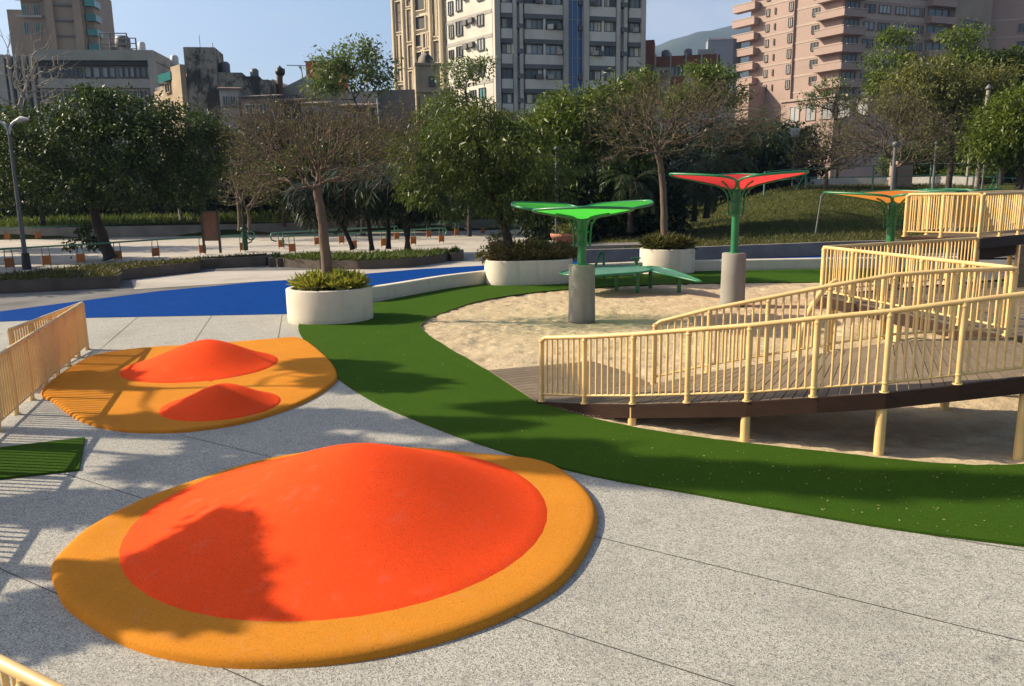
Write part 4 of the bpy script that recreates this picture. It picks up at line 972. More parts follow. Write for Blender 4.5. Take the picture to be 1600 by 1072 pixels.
# 5 bare tree in the white round planter
bs = s3.copy(); d5 = bs.y
lb = lobe_px(bs, d5, [(990, 190, 75, 48, 0, 1.6), (1060, 175, 95, 48, .2, 1.8), (1140, 195, 75, 40, 0, 1.5), (1010, 150, 60, 28, 0, 1.2), (1095, 150, 60, 25, 0, 1.2), (965, 225, 40, 28, 0, 1.0), (1190, 185, 40, 24, 0, 1.0), (1040, 230, 60, 22, 0, 1.0)])
bare_tree('bare_tree', 'bare tree with a smooth pale trunk in the white round planter', bs, rel(bs, d5, [(1040, 398, 0), (1037, 330, 0), (1034, 270, 0), (1027, 238, 0)]), lb, .15, M['bark'], 1150, 1800, M['leaf_brown'], .085, None, .006, .38, .6, .2, 4)
# 6 drooping palms in the oval bed
GP = 'drooping palms in the oval bed'
for (bx, by, hh, ln_, lx, lab) in ((552, 399, 2.5, 2.3, -1.6, 'drooping palm with fronds reaching the bed behind the bare tree trunk'), (582, 401, 3.1, 2.4, -.5, 'dark drooping palm just right of the bare tree trunk'), (640, 403, 2.9, 2.3, -.6, 'leaning palm with a dark trunk near the right end of the oval bed'), (607, 398, 3.4, 2.4, .3, 'tallest drooping palm in the middle of the oval bed'), (636, 400, 2.6, 2.1, .5, 'drooping palm at the right end of the oval bed')):
    q_ = P(bx, by); palm('drooping_palm', lab, (q_.x, q_.y, .3), hh + .35, (lx, .1), 46, ln_ * 1.15, .8, M['leaf_palmdark'], GP, 2.8, (.0, 1.3), .12, .06)
# 7 slender trees against the sky
def open_tree(label, bx, d, trunk_px, lobes_, mat, r0=.12, clumps=200, per=16, size=.26, spread=.28, droop=.2, z=.5, bark='bark_dark', shell=.45, aspect=.42):
    q_ = Pd(bx, 250, d); bs_ = Vector((q_.x, q_.y, z)); tr = [(0, 0, -.2)] + [tuple(Pd(a, b, d) - bs_) for a, b in trunk_px]
    return leafy_tree('open_tree', label, bs_, tr, lobe_px(bs_, d, lobes_), r0, mat, M[bark], clumps, per, spread, size, aspect, droop, shell, 90)
open_tree('slender open-crowned tree standing against the sky left of the cream tower', 562, 55, [(562, 200), (561, 172)], [(515, 110, 28, 24, 0, 1.2), (555, 90, 34, 22, 0, 1.3), (590, 105, 26, 22, 0, 1.2), (540, 125, 44, 20, 0, 1.4), (505, 135, 24, 14, 0, 1.0), (600, 130, 16, 14, 0, .8), (575, 75, 18, 8, 0, .7)], M['leaf_light'], .16, 300, 16, .27, .3)
open_tree('slim pale tree in front of the white apartment block', 731, 52, [(730, 210), (730, 175), (727, 140)], [(725, 105, 28, 14, 0, 1.0), (705, 120, 22, 14, 0, .9), (745, 112, 20, 12, 0, .9), (712, 145, 24, 14, 0, .9), (745, 165, 26, 10, 0, .9), (760, 100, 12, 8, 0, .5), (690, 165, 22, 18, 0, .9), (705, 195, 28, 20, 0, 1)], M['leaf_light'], .12, 210, 15, .24, .24)
# 9 whitish dead tree far left
bs = Vector((Pd(45, 300, 52).x, 52, .5)); lb = lobe_px(bs, 52, [(40, 100, 45, 45, 0, 1.5), (75, 120, 40, 45, 0, 1.4), (10, 130, 35, 50, 0, 1.2), (60, 150, 40, 30, 0, 1.2)])
bare_tree('dead_tree', 'leafless whitish tree rising over the dark crown at the far left', bs, rel(bs, 52, [(45, 250, 0), (38, 200, 0), (30, 165, 0)]), lb, .17, M['bark_pale'], 130, 0, None, .1, None, .022, .9, .35, .2, 2)
# 10 bare brownish thicket behind, each bush its own
TH = 'bare brown trees behind the plaza'
for i, (cx_, cy_, rx_, ry_, d, lf, mt) in enumerate(((370, 215, 48, 45, 58, 700, 'leaf_olive'), (440, 185, 60, 36, 64, 500, 'leaf_brown'), (540, 195, 60, 32, 66, 500, 'leaf_brown'), (640, 205, 58, 42, 60, 900, 'leaf_brown'), (385, 275, 42, 40, 56, 1500, 'leaf_olive'), (700, 215, 45, 40, 68, 800, 'leaf_brown'), (795, 200, 30, 26, 62, 300, 'leaf_brown'))):
    b_ = Vector((Pd(cx_, 300, d).x, d, .8)); lb = lobe_px(b_, d, [(cx_, cy_, rx_, ry_, 0, 2.2), (cx_ - rx_ * .5, cy_ + ry_ * .5, rx_ * .7, ry_ * .8, .6, 1.8), (cx_ + rx_ * .5, cy_ + ry_ * .4, rx_ * .7, ry_ * .8, -.5, 1.8)])
    zt = max(1.2, min(l[2] - l[5] for l in lb) * .7)
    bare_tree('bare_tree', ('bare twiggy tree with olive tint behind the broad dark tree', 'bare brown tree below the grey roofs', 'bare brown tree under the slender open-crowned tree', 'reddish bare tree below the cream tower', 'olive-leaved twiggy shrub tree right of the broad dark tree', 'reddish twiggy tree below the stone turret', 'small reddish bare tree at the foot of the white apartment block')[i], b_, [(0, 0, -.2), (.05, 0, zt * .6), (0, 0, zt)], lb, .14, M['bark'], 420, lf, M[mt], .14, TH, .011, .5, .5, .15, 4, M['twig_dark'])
# darker leafy masses filling the middle
bg_tree('dark leafy tree behind the bare umbrella tree', 560, 62, [(500, 265, 60, 40, 0, 2.4), (590, 262, 60, 42, 0, 2.4), (650, 275, 50, 42, 0, 2.2), (440, 285, 50, 35, 0, 2)], M['leaf_mango'], clumps=800, size=.34)
bg_tree('dark green tree behind the mango tree', 730, 58, [(690, 190, 40, 34, 0, 2), (720, 235, 60, 50, 0, 2.4), (800, 235, 50, 50, 0, 2.2), (780, 290, 70, 45, 0, 2.2), (640, 245, 36, 40, 0, 1.8)], M['leaf_mango'], clumps=900, size=.34, aspect=.26, droop=.6)
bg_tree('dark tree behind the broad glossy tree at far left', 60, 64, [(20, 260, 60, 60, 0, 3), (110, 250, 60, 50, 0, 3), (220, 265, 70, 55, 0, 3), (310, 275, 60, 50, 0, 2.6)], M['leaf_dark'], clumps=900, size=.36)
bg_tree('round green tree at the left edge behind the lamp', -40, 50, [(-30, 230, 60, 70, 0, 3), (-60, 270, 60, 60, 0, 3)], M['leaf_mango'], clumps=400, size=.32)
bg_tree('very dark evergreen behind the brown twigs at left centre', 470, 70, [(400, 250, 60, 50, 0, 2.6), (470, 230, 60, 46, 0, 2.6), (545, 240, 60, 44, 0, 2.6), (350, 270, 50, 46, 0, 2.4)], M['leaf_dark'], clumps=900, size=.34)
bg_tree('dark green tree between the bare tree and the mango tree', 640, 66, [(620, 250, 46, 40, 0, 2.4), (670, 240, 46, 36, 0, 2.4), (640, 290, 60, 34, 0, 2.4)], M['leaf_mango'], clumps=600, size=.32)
# right hand side
palm('date_palm', 'feathery date palm right of the bare tree with a pale trunk', (Pd(1152, 300, 47).x, 47, 1.8), 4.1, (.2, 0), 54, 3.3, .62, M['leaf_palm'], None, 1.7, (.0, 1.35), .2, .05)
palm('date_palm', 'feathery palm at the foot of the pink apartment tower', (Pd(1105, 300, 46).x, 46, 1.5), 2.9, (.1, 0), 46, 2.9, .55, M['leaf_palm'], None, 1.8, (.0, 1.3), .18, .05)
palm('date_palm', 'dark palm standing on the grassy bank under the bare tree', (Pd(985, 300, 43).x, 43, .9), 2.5, (.1, 0), 34, 2.2, .5, M['leaf_palm'], None, 2.2, (.0, 1.2), .16, .05)
palm('date_palm', 'palm with pale hanging fronds right of the white planter tree', (Pd(1085, 330, 46).x, 46, 1.3), 1.5, (0, 0), 26, 1.9, .45, M['leaf_palm'], None, 2.3, (-.2, 1.0), .16, .05)
bg_tree('green tree in front of the brick apartment house', 1110, 60, [(1090, 110, 18, 10, 0, 1), (1115, 118, 34, 12, 0, 1.5), (1080, 150, 40, 16, 0, 1.6), (1130, 150, 34, 16, 0, 1.5), (1060, 165, 30, 14, 0, 1.3)], M['leaf_bright'], clumps=330, size=.28, per=18, r0=.16)
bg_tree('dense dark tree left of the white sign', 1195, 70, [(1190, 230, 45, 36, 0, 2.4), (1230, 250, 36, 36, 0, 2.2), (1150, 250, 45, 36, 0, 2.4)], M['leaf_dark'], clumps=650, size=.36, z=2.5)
def bare_px(label, bx, d, z, lobes_, r0, bark, tw, lv, lm, trunk_top, tip=.01, twig=.5, leaf=.13):
    b_ = Vector((Pd(bx, 290, d).x, d, z)); tt = Pd(bx, trunk_top, d) - b_
    return bare_tree('bare_tree', label, b_, [(0, 0, -.2), (.05, 0, tt.z * .6), (0, 0, tt.z)], lobe_px(b_, d, lobes_), r0, M[bark], tw, lv, M[lm], leaf, None, tip, twig, .55, .15, 5)
bare_px('round bare bush-like tree right of the white sign', 1290, 58, 3.0, [(1290, 225, 48, 32, 0, 2.2), (1330, 235, 40, 32, 0, 2), (1260, 245, 30, 25, 0, 1.4)], .16, 'bark', 700, 2600, 'leaf_olive', 268)
bare_px('large bare tree behind the orange sunshade', 1396, 48, 2.0, [(1395, 195, 70, 48, 0, 2), (1450, 215, 62, 46, 0, 2), (1345, 200, 50, 44, 0, 2), (1490, 235, 40, 34, 0, 1.4), (1400, 160, 40, 22, 0, 1.2), (1310, 245, 45, 26, 0, 1.3)], .2, 'bark', 1000, 1600, 'leaf_olive', 262, .009, .45, .12)
bare_px('thin-crowned tree in front of the pink tower entrance', 1305, 72, 2.5, [(1300, 140, 26, 16, 0, 1.5), (1285, 160, 40, 14, 0, 1.8), (1325, 165, 36, 14, 0, 1.6)], .18, 'bark_dark', 240, 1500, 'leaf_light', 195, .014, .5, .2)
bg_tree('tiered light green tree before the pink tower', 1403, 62, [(1400, 58, 26, 9, 0, 1.2), (1395, 92, 40, 9, 0, 1.7), (1400, 122, 42, 13, 0, 1.8), (1380, 135, 26, 10, 0, 1.3)], M['leaf_bright'], clumps=260, size=.27, per=18, z=2.5, r0=.12)
bg_tree('tall tiered tree at right with a pale trunk', 1508, 60, [(1505, 54, 32, 9, 0, 1.3), (1500, 78, 14, 5, 0, .7), (1515, 95, 38, 14, 0, 1.7), (1490, 105, 40, 14, 0, 1.7)], M['leaf_bright'], bark='bark_pale', clumps=260, size=.27, per=18, z=2.5, r0=.11)
bg_tree('broad olive-green tree filling the right middle behind the lamp pole', 1480, 54, [(1450, 115, 40, 24, 0, 1.6), (1490, 140, 52, 34, 0, 2.2), (1420, 150, 46, 34, 0, 2), (1470, 180, 62, 38, 0, 2.4), (1530, 170, 40, 36, 0, 2), (1545, 125, 40, 22, 0, 1.8)], M['leaf_olive'], clumps=900, size=.27, droop=.5, aspect=.28, z=2.5)
bg_tree('dark green tree at the far right behind the leaning pole', 1560, 60, [(1560, 125, 45, 32, 0, 2.2), (1600, 115, 40, 36, 0, 2.2), (1530, 150, 40, 30, 0, 2)], M['leaf_mango'], clumps=600, size=.3, z=2.5)
bg_tree('bright leafy tree at the right edge beside the leaning pole', 1590, 44, [(1590, 175, 44, 32, 0, 1.8), (1565, 205, 36, 32, 0, 1.6), (1600, 225, 45, 38, 0, 1.8), (1540, 225, 26, 24, 0, 1.2), (1620, 180, 50, 46, 0, 2)], M['leaf_bright'], clumps=750, size=.26, aspect=.3, droop=.5, z=2.5)
bg_tree('green shrub tree behind the green fence right of the bare tree', 1480, 68, [(1470, 250, 50, 30, 0, 2), (1530, 255, 50, 28, 0, 2), (1420, 255, 40, 26, 0, 1.8), (1580, 262, 40, 20, 0, 1.8)], M['leaf_mango'], clumps=800, size=.28, z=2.8)

# unseen trees off to the left, near ones added and shaped for shade
def shade_tree(label, x, y, lobes_, r0, clumps, z0=0.0, size=.4, spread=.22):
    b_ = Vector((x, y, z0)); top = min(l[2] - l[5] * .3 for l in lobes_)
    leafy_tree('broadleaf_tree', label, b_, [(0, 0, -.2), (.1, .05, top * .5), (0, 0, top)], lobes_, r0, M['leaf_mango'], M['bark_dark'], clumps, 34, spread, size, .6, .2, .05, 50)
def shading(label, targets, r0, clumps, size=.22):
    """an added unseen tree off to the left: every lobe (photo px, py, shaded level, height, rx, ry, rz) stands up-sun of the ground it shades"""
    ls = []
    for (px, py, z0_, h_, rx, ry, rz) in targets:
        g = P(px, py, z0_); k = (h_ - z0_) / math.tan(SUN_EL); ls.append((g.x - k * math.cos(SUN_AZ), g.y + k * math.sin(SUN_AZ), h_, rx, ry, rz))
    x = sum(l[0] for l in ls) / len(ls); y = sum(l[1] for l in ls) / len(ls)
    shade_tree(label, x, y, [(l[0] - x, l[1] - y) + l[2:] for l in ls], r0, clumps, 0, size, .1)
shading('unseen leafy crown added beyond the left edge to shade the large mound', size=.13, r0=.2, clumps=620, targets=[(195, 893, .2, 5.9, .16, .28, .2), (228, 875, .3, 6.1, .18, .34, .22), (262, 842, .4, 6.4, .16, .32, .2), (300, 808, .45, 6.6, .1, .14, .1)])
shading('unseen tree added beyond the left edge, crown shaped to shade the paving between the mounds', [(430, 690, 0, 7.0, .6, .34, .34), (300, 730, 0, 6.6, .5, .32, .3), (500, 655, 0, 7.6, .5, .3, .3), (190, 790, 0, 6.2, .4, .26, .22), (70, 795, 0, 5.6, .3, .2, .2), (370, 655, 0, 7.4, .4, .16, .2)], .22, 420)
shading('unseen low tree added beyond the left edge to shade the near corner', [(130, 955, 0, 5.2, .3, .15, .16), (290, 950, .1, 5.6, .25, .10, .14), (40, 985, 0, 4.9, .3, .15, .16)], .14, 110)
shading('unseen tall tree added beyond the left edge, crown shaped to shade the turf', [(590, 600, 0, 9.6, .6, .55, .5), (530, 575, 0, 9.2, .5, .45, .4), (340, 640, .25, 8.4, .6, .3, .35), (135, 590, .1, 7.6, .35, .5, .3), (230, 655, .1, 8.0, .3, .2, .3)], .26, 430)
shading('unseen tall tree added beyond the left edge, crown flattened to shade the turf in stripes', [(700, 668, 0, 11, .9, .14, .2), (830, 705, 0, 12, 1.0, .16, .2), (960, 735, 0, 12.6, 1.0, .14, .2), (1130, 748, 0, 13.4, 1.0, .16, .2), (1320, 757, 0, 14.2, 1.0, .16, .2), (1500, 764, 0, 15, 1.0, .16, .2), (850, 640, 0, 12.4, .9, .10, .2)], .22, 520)
for lab, x, y in (('broad tree beyond the left edge shading the long bed', -34, 43), ('second broad tree beyond the left edge beside the long bed', -33, 36.5), ('third broad tree beyond the left edge shading the grey paving', -31, 31)):
    shade_tree(lab, x, y, [(0, 0, 5.6, 2.6, 2.4, 2.0), (1.5, -.6, 7.4, 2.2, 2.0, 1.5), (-1.6, .8, 6.6, 2.2, 2.0, 1.6)], .3, 520, 0, .45)
# ------------------------------------------------------------------ buildings
M['b_white'] = surf('white_tile', (0.62, 0.58, 0.49), .7, .08, .15, 2.5, 0, dark=(.44, .41, .35))
M['b_grey'] = surf('stained_grey_tile', (0.54, 0.49, 0.42), .75, .2, .25, 3, .1, mscale=(1, 1, .35))
M['b_parapet'] = surf('stained_pale_tile', (0.70, 0.64, 0.55), .75, .2, .25, 3, .1, dark=(.48, .44, .38), mscale=(1, 1, .35))
M['b_greydark'] = surf('dark_grey_band', (0.15, 0.145, 0.14), .75, .2, .3, 3, 0)
M['b_cream'] = surf('cream_stone', (0.68, 0.59, 0.43), .75, .1, .2, 3, 0)
M['b_slot'] = surf('brown_panel', (0.20, 0.16, 0.12), .7, .25, .6, 4, 0)
M['b_pink'] = surf('pink_tile', (0.34, 0.24, 0.20), .75, .12, .18, 2.5, 0, dark=(.29, .21, .17))
M['b_pinklight'] = surf('pale_pink_band', (0.39, 0.31, 0.25), .75, .1, .3, 3, 0)
M['b_brown'] = surf('brown_tile', (0.31, 0.245, 0.18), .75, .12, .25, 3, 0)
M['b_brick'] = surf('red_brick', (0.27, 0.10, 0.06), .85, .2, .4, 4, 0)
M['b_office'] = surf('office_panel', (0.40, 0.375, 0.335), .75, .15, .3, 3, 0)
m, t, b = nodes('blackened_concrete')
n1 = noise(t, .5, 6, .7, mscale=(1, 1, .5)); n2 = noise(t, 1.6, 6, .75); n3 = noise(t, .16, 3)
c = mix_rgb(t, ramp(t, n1.outputs['Fac'], .47, .56), (.27, .24, .19), (.05, .045, .04)); c = mix_rgb(t, ramp(t, n2.outputs['Fac'], .5, .62, 0, .8), c, (.035, .032, .03)); c = mix_rgb(t, ramp(t, n3.outputs['Fac'], .55, .62, 0, .5), c, (.36, .33, .28))
t.links.new(c, b.inputs['Base Color']); b.inputs['Roughness'].default_value = .9; M['b_moss'] = m
M['b_sand'] = surf('sandy_concrete', (0.42, 0.32, 0.21), .85, .2, .4, 3, 0)
M['b_roof'] = surf('corrugated_roof', (0.33, 0.32, 0.27), .7, .15, .5, 4, 0)
M['b_dark'] = surf('dark_opening', (0.03, 0.03, 0.03), .6, .2, 1, 4, 0)
def glass(name, col, rough=.12):
    m_, t_, b = nodes(name); g = t_.nodes.new('ShaderNodeObjectInfo')
    c = mix_rgb(t_, g.outputs['Random'], col, tuple(min(1, x * 2.2 + .01) for x in col)); t_.links.new(c, b.inputs['Base Color'])
    b.inputs['Roughness'].default_value = rough; return m_
M['glass'] = glass('window_glass', (.025, .03, .035)); M['glass_teal'] = glass('teal_glass', (.02, .10, .095)); M['glass_blue'] = glass('blue_glass', (.006, .045, .13), .2)
M['glass_pale'] = glass('curtained_window', (.16, .17, .17), .3)
class Fac:
    """an upright facade: origin on the ground, running at ang; w points outwards to the viewer"""
    def __init__(s, x, y, ang):
        s.o = Vector((x, y, 0)); s.a = ang; s.u = Vector((math.cos(ang), math.sin(ang), 0)); s.n = Vector((math.sin(ang), -math.cos(ang), 0))
    def pt(s, u, w, z): return s.o + s.u * u + s.n * w + Vector((0, 0, z))
    def hit(s, px, py):
        d = ray(px, py); t_ = (s.o - CAM).dot(s.n) / d.dot(s.n); q_ = CAM + d * t_ - s.o; return q_.dot(s.u), q_.z
    def rect(s, x0, y0, x1, y1):
        a = [s.hit(x0, y0), s.hit(x1, y0), s.hit(x0, y1), s.hit(x1, y1)]
        return (a[0][0] + a[2][0]) / 2, (a[1][0] + a[3][0]) / 2, (a[2][1] + a[3][1]) / 2, (a[0][1] + a[1][1]) / 2
    def box(s, mb, u0, u1, w0, w1, z0, z1, mi=0):
        mb.hexa([s.pt(u0, w1, z0), s.pt(u1, w1, z0), s.pt(u1, w0, z0), s.pt(u0, w0, z0), s.pt(u0, w1, z1), s.pt(u1, w1, z1), s.pt(u1, w0, z1), s.pt(u0, w0, z1)], mi)
        return mb
WC = {}
def win_meshes(w, h, frame, gl, mull, dep=.16):
    k = (round(w, 1), round(h, 1), frame, gl, mull)
    if k not in WC:
        w, h = max(k[0], .2), max(k[1], .2); mb = MB(); f = min(.09, w * .14)
        mb.box(-w / 2, w / 2, -dep, .05, h / 2 - f, h / 2); mb.box(-w / 2, w / 2, -dep - .06, .05, -h / 2, -h / 2 + f)
        mb.box(-w / 2, -w / 2 + f, -dep + .002, .05, -h / 2 + f, h / 2 - f); mb.box(w / 2 - f, w / 2, -dep + .002, .05, -h / 2 + f, h / 2 - f)
        for i in range(1, mull + 1):
            x = -w / 2 + w * i / (mull + 1); mb.box(x - .035, x + .035, -dep + .01, .04, -h / 2 + f, h / 2 - f)
        a = mb.mesh('window'); a.materials.append(M[frame]); mb = MB(); mb.box(-w / 2 + f * .5, w / 2 - f * .5, -.055, .02, -h / 2 + f * .5, h / 2 - f * .5); b = mb.mesh('pane'); b.materials.append(M[gl]); WC[k] = (a, b)
    return WC[k]
def window(fac, root, u0, u1, z0, z1, frame='b_greydark', gl='glass', mull=1, w=0.0, name='window'):
    a, b = win_meshes(u1 - u0, z1 - z0, frame, gl, mull)
    o = link(name, a, None, root); p_ = fac.pt((u0 + u1) / 2, w, (z0 + z1) / 2)
    o.location = p_; o.rotation_euler = (0, 0, fac.a); c_ = link('pane', b, None, o, False); return o
def wpx(fac, root, x0, y0, x1, y1, **k):
    u0, u1, z0, z1 = fac.rect(x0, y0, x1, y1); return window(fac, root, u0, u1, z0, z1, **k)
def foot_prism(root, name, pts, z0, z1, mat):
    mb = MB(); mb.prism(pts, z0, z1); me = mb.mesh(name); bm_fix(me); return link(name, me, M[mat], root)
def bld(name, label, x, y): return thing(name, label, 'building', (x, y, 0))

# --- white apartment block
d = 104; c_ = Pd(770, 100, d); fr_ = Fac(c_.x, c_.y, R(14)); W6 = fr_.hit(1003, 60)[0]
lang = math.atan2(1, -.84); ldir = Vector((math.cos(lang), math.sin(lang), 0))
lf_ = Fac(c_.x + ldir.x * 30, c_.y + ldir.y * 30, lang + math.pi); lu = lambda: None
uL = lf_.hit(699, 60)[0]; root = bld('apartment_block', 'white apartment block with stained grey front and a blue glass strip', c_.x + 8, c_.y + 6)
cl = lf_.pt(uL, 0, 0); cr_ = fr_.pt(W6, 0, 0); bk_ = cr_ + Vector((-6, 22, 0)); TOP6 = 33
foot_prism(root, 'wall', [(c_.x, c_.y), (cr_.x, cr_.y), (bk_.x, bk_.y), (cl.x + 3, cl.y + 10), (cl.x, cl.y)], -1, TOP6, 'b_white')
mb = MB(); fr_.box(mb, 0.02, W6 + .05, -.4, .12, -1, TOP6 - .05); link('front_wall', mb.mesh('front_wall'), M['b_grey'], root)
FZ = [fr_.hit(800, y)[1] for y in (178, 138, 98.5, 60, 23, -14)]
fh = (FZ[4] - FZ[0]) / 4
colx = [(781, 798, 1), (818, 876, 2), (917, 957, 2), (979, 996, 1)]
for i in range(-1, 6):
    zb = FZ[0] + fh * i
    for (xa, xb, mu) in colx:
        u0, u1 = fr_.hit(xa, 90)[0], fr_.hit(xb, 90)[0]; mb = MB(); fr_.box(mb, u0, u1, .1, 1.0, zb - .0, zb + 1.15)
        b_ = mb.build('balcony', M['b_parapet'], root); mb = MB(); fr_.box(mb, u0 - .05, u1 + .05, .1, 1.06, zb - .55, zb - .01); mb.build('slab_band', M['b_greydark'], root)
        gl = random.choice(['glass', 'glass', 'glass_pale', 'glass']); gl = 'glass_teal' if (i == 0 and xa == 781) else gl
        nw = 2 if xb - xa > 30 else 1
        for k in range(nw):
            a0 = u0 + (u1 - u0) * (k / nw) + .12; a1 = u0 + (u1 - u0) * ((k + 1) / nw) - .12
            window(fr_, root, a0, a1, zb + 1.18, zb + fh - .58, 'b_greydark', random.choice([gl, 'glass', 'glass_pale']), mu, .62)
    for xa in (806, 902, 968):
        u0 = fr_.hit(xa, 90)[0]
        if random.random() < .8:
            mb = MB(); fr_.box(mb, u0, u0 + .8, .12, .7, zb + 1.3, zb + 1.85); mb.build('air_conditioner', M['grey_paint'], root)
for (xa, xb) in ((884, 908),):
    u0, u1 = fr_.hit(xa, 90)[0], fr_.hit(xb, 90)[0]; mb = MB(); fr_.box(mb, u0, u1, .1, .35, 4, TOP6 - .2); gs = mb.build('glass_strip', M['glass_blue'], root)
    mb = MB()
    for k in range(9): fr_.box(mb, u0, u1, .36, .40, 8 + k * 2.3, 8.06 + k * 2.3)
    for f in (0, .35, .68, 1): fr_.box(mb, u0 + (u1 - u0) * f - .05, u0 + (u1 - u0) * f + .05, .36, .42, 4, TOP6 - .3)
    link('mullion', mb.mesh('mullion'), M['b_grey'], gs)
for (xa, xb) in ((800, 806), (810.5, 816), (846, 849), (936, 939), (960, 966), (972, 977)):
    u0, u1 = fr_.hit(xa, 90)[0], fr_.hit(xb, 90)[0]; mb = MB(); fr_.box(mb, u0, u1, .1, .62 if xb - xa > 4 else 1.02, -1, TOP6 - .3); mb.build('wall_fin', M['b_parapet'], root)
for i in range(-1, 6):
    for xa in (807, 967.5):
        u0 = fr_.hit(xa, 90)[0]; window(fr_, root, u0, u0 + .42, FZ[0] + fh * i + .9, FZ[0] + fh * i + 2.1, 'b_parapet', 'glass', 0, .18)
    for xa in random.sample([822, 834, 852, 866, 921, 930, 944, 984], 3):
        u0 = fr_.hit(xa, 90)[0]; mb = MB(); zz = FZ[0] + fh * i + 1.2; fr_.box(mb, u0, u0 + random.uniform(.5, .75), .95, 1.5, zz, zz + .55); mb.build('air_conditioner', M[random.choice(['b_parapet', 'b_office', 'b_greydark'])], root)
    for xa in random.sample([820, 838, 855, 918, 927, 942, 950, 982, 988, 783, 790], 4):
        u0 = fr_.hit(xa, 90)[0]; zz = FZ[0] + fh * i + 1.2; mb = MB(); fr_.box(mb, u0, u0 + random.uniform(.5, .9), .70, .74, zz, zz + 1.3); mb.build('blind', M[random.choice(['b_parapet', 'b_cream', 'b_office'])], root)
for (xa, xb) in ((770.5, 779), (876.5, 884), (908, 916), (996, 1003)):
    u0, u1 = fr_.hit(xa, 90)[0], fr_.hit(xb, 90)[0]; mb = MB(); fr_.box(mb, u0, u1, .1, 1.15, -1, TOP6 - .1); mb.build('pier', M['b_grey'], root)
for (x0, y0, x1, y1, g) in ((701, 2, 708, 24, 'glass_pale'), (713, -2, 722, 18, 'glass_pale'), (702, 39, 709, 60, 'glass_pale'), (713, 33, 723, 56, 'glass'), (746, 22, 756, 41, 'glass_pale'), (702, 78, 709, 92, 'glass'), (714, 72, 723, 90, 'glass'), (747, 60, 757, 79, 'glass_pale'), (748, 100, 757, 118, 'glass'), (749, 137, 759, 155, 'glass_teal'), (735, 141, 744, 152, 'glass'), (746, -20, 756, 1, 'glass')):
    wpx(lf_, root, x0, y0, x1, y1, frame='b_greydark', gl=g, mull=1)
for (x, y) in ((729, 36), (738, 32), (730, 73), (739, 70), (727, -4), (733, 108), (741, 106)):
    u0, u1, z0, z1 = lf_.rect(x - 3, y - 4, x + 3, y + 4); mb = MB(); lf_.box(mb, u0, u1, 0, .45, z0, z1); mb.build('air_conditioner', M['b_greydark'], root)
for y in (26, 63, 97, 132):
    mb = MB(); u0 = uL; z_ = lf_.hit(735, y)[1]; lf_.box(mb, u0, 30 - .02, 0, .05, z_ - .22, z_ + .22); mb.build('slab_band', M['b_office'], root)

# --- cream tower with tall brown slots
d = 128; c_ = Pd(616, 100, d); F5 = Fac(c_.x, c_.y, R(-36)); W5 = F5.hit(692, 60)[0]
root = bld('cream_tower', 'cream stone tower with tall brown window slots left of the white block', c_.x + 5, c_.y + 5); mb = MB()
F5.box(mb, 0, W5, -14, 0, -1, 38); mb.build('wall', M['b_cream'], root)
for (x0, y0, x1, y1, g) in ((619, 3, 629, 50, 'b_slot'), (636, 0, 643, 10, 'b_slot'), (637, 15, 644, 65, 'b_slot'), (649, -5, 664, 16, 'b_dark'), (650, 26, 665, 46, 'b_dark'), (669, -2, 672, 22, 'b_slot'), (676, -2, 681, 57, 'b_slot'), (684, -2, 688, 57, 'b_slot'), (621, 56, 624, 100, 'b_slot'), (627, 55, 630, 127, 'b_slot'), (639, 71, 646, 106, 'b_slot'), (650, 55, 659, 73, 'b_dark'), (662, 53, 666, 75, 'b_slot'), (670, 50, 673, 73, 'b_slot'), (678, 64, 688, 98, 'b_slot'), (651, 82, 660, 99, 'b_dark'), (664, 80, 674, 98, 'b_dark'), (623, 107, 626, 127, 'b_slot'), (640, 112, 646, 142, 'b_slot'), (624, 133, 633, 152, 'b_slot'), (676, 25, 673, 50, 'b_slot'), (620, -40, 630, -3, 'b_slot'), (637, -40, 644, -6, 'b_slot')):
    if x1 < x0: x0, x1 = x1, x0
    u0, u1, z0, z1 = F5.rect(x0, y0, x1, y1); mb = MB(); t_ = .0
    F5.box(mb, u0 - .14, u0, 0, .22, z0 - .14, z1 + .14); F5.box(mb, u1, u1 + .14, 0, .22, z0 - .14, z1 + .14); F5.box(mb, u0, u1, 0, .24, z1, z1 + .14); F5.box(mb, u0, u1, 0, .24, z0 - .14, z0)
    s_ = mb.build('window_slot', M['b_cream'], root); mb = MB(); F5.box(mb, u0, u1, 0, .05, z0, z1)
    n_ = max(1, int((z1 - z0) / 1.1))
    me = mb.mesh('panel'); link('panel', me, M[g], s_); mb = MB()
    for k in range(1, n_): F5.box(mb, u0, u1, .05, .1, z0 + (z1 - z0) * k / n_ - .05, z0 + (z1 - z0) * k / n_ + .05)
    if n_ > 1: link('transom', mb.mesh('transom'), M['b_greydark'], s_)
for u in (.03, .235, .45, .78, .97): mb = MB(); F5.box(mb, W5 * u - .15, W5 * u + .15, 0, .45, -1, 38.05); mb.build('pier', M['b_cream'], root)
mb = MB(); F6 = Fac(c_.x + F5.u.x * W5, c_.y + F5.u.y * W5, R(24)); F6.box(mb, 0, 3, -8, 0, -1, 37.9); mb.build('side_wall', M['b_greydark'], root)
for k in range(8): window(F6, root, .4, 2.2, 12.5 + k * 3.1, 14.6 + k * 3.1, 'b_office', 'glass_teal', 1)

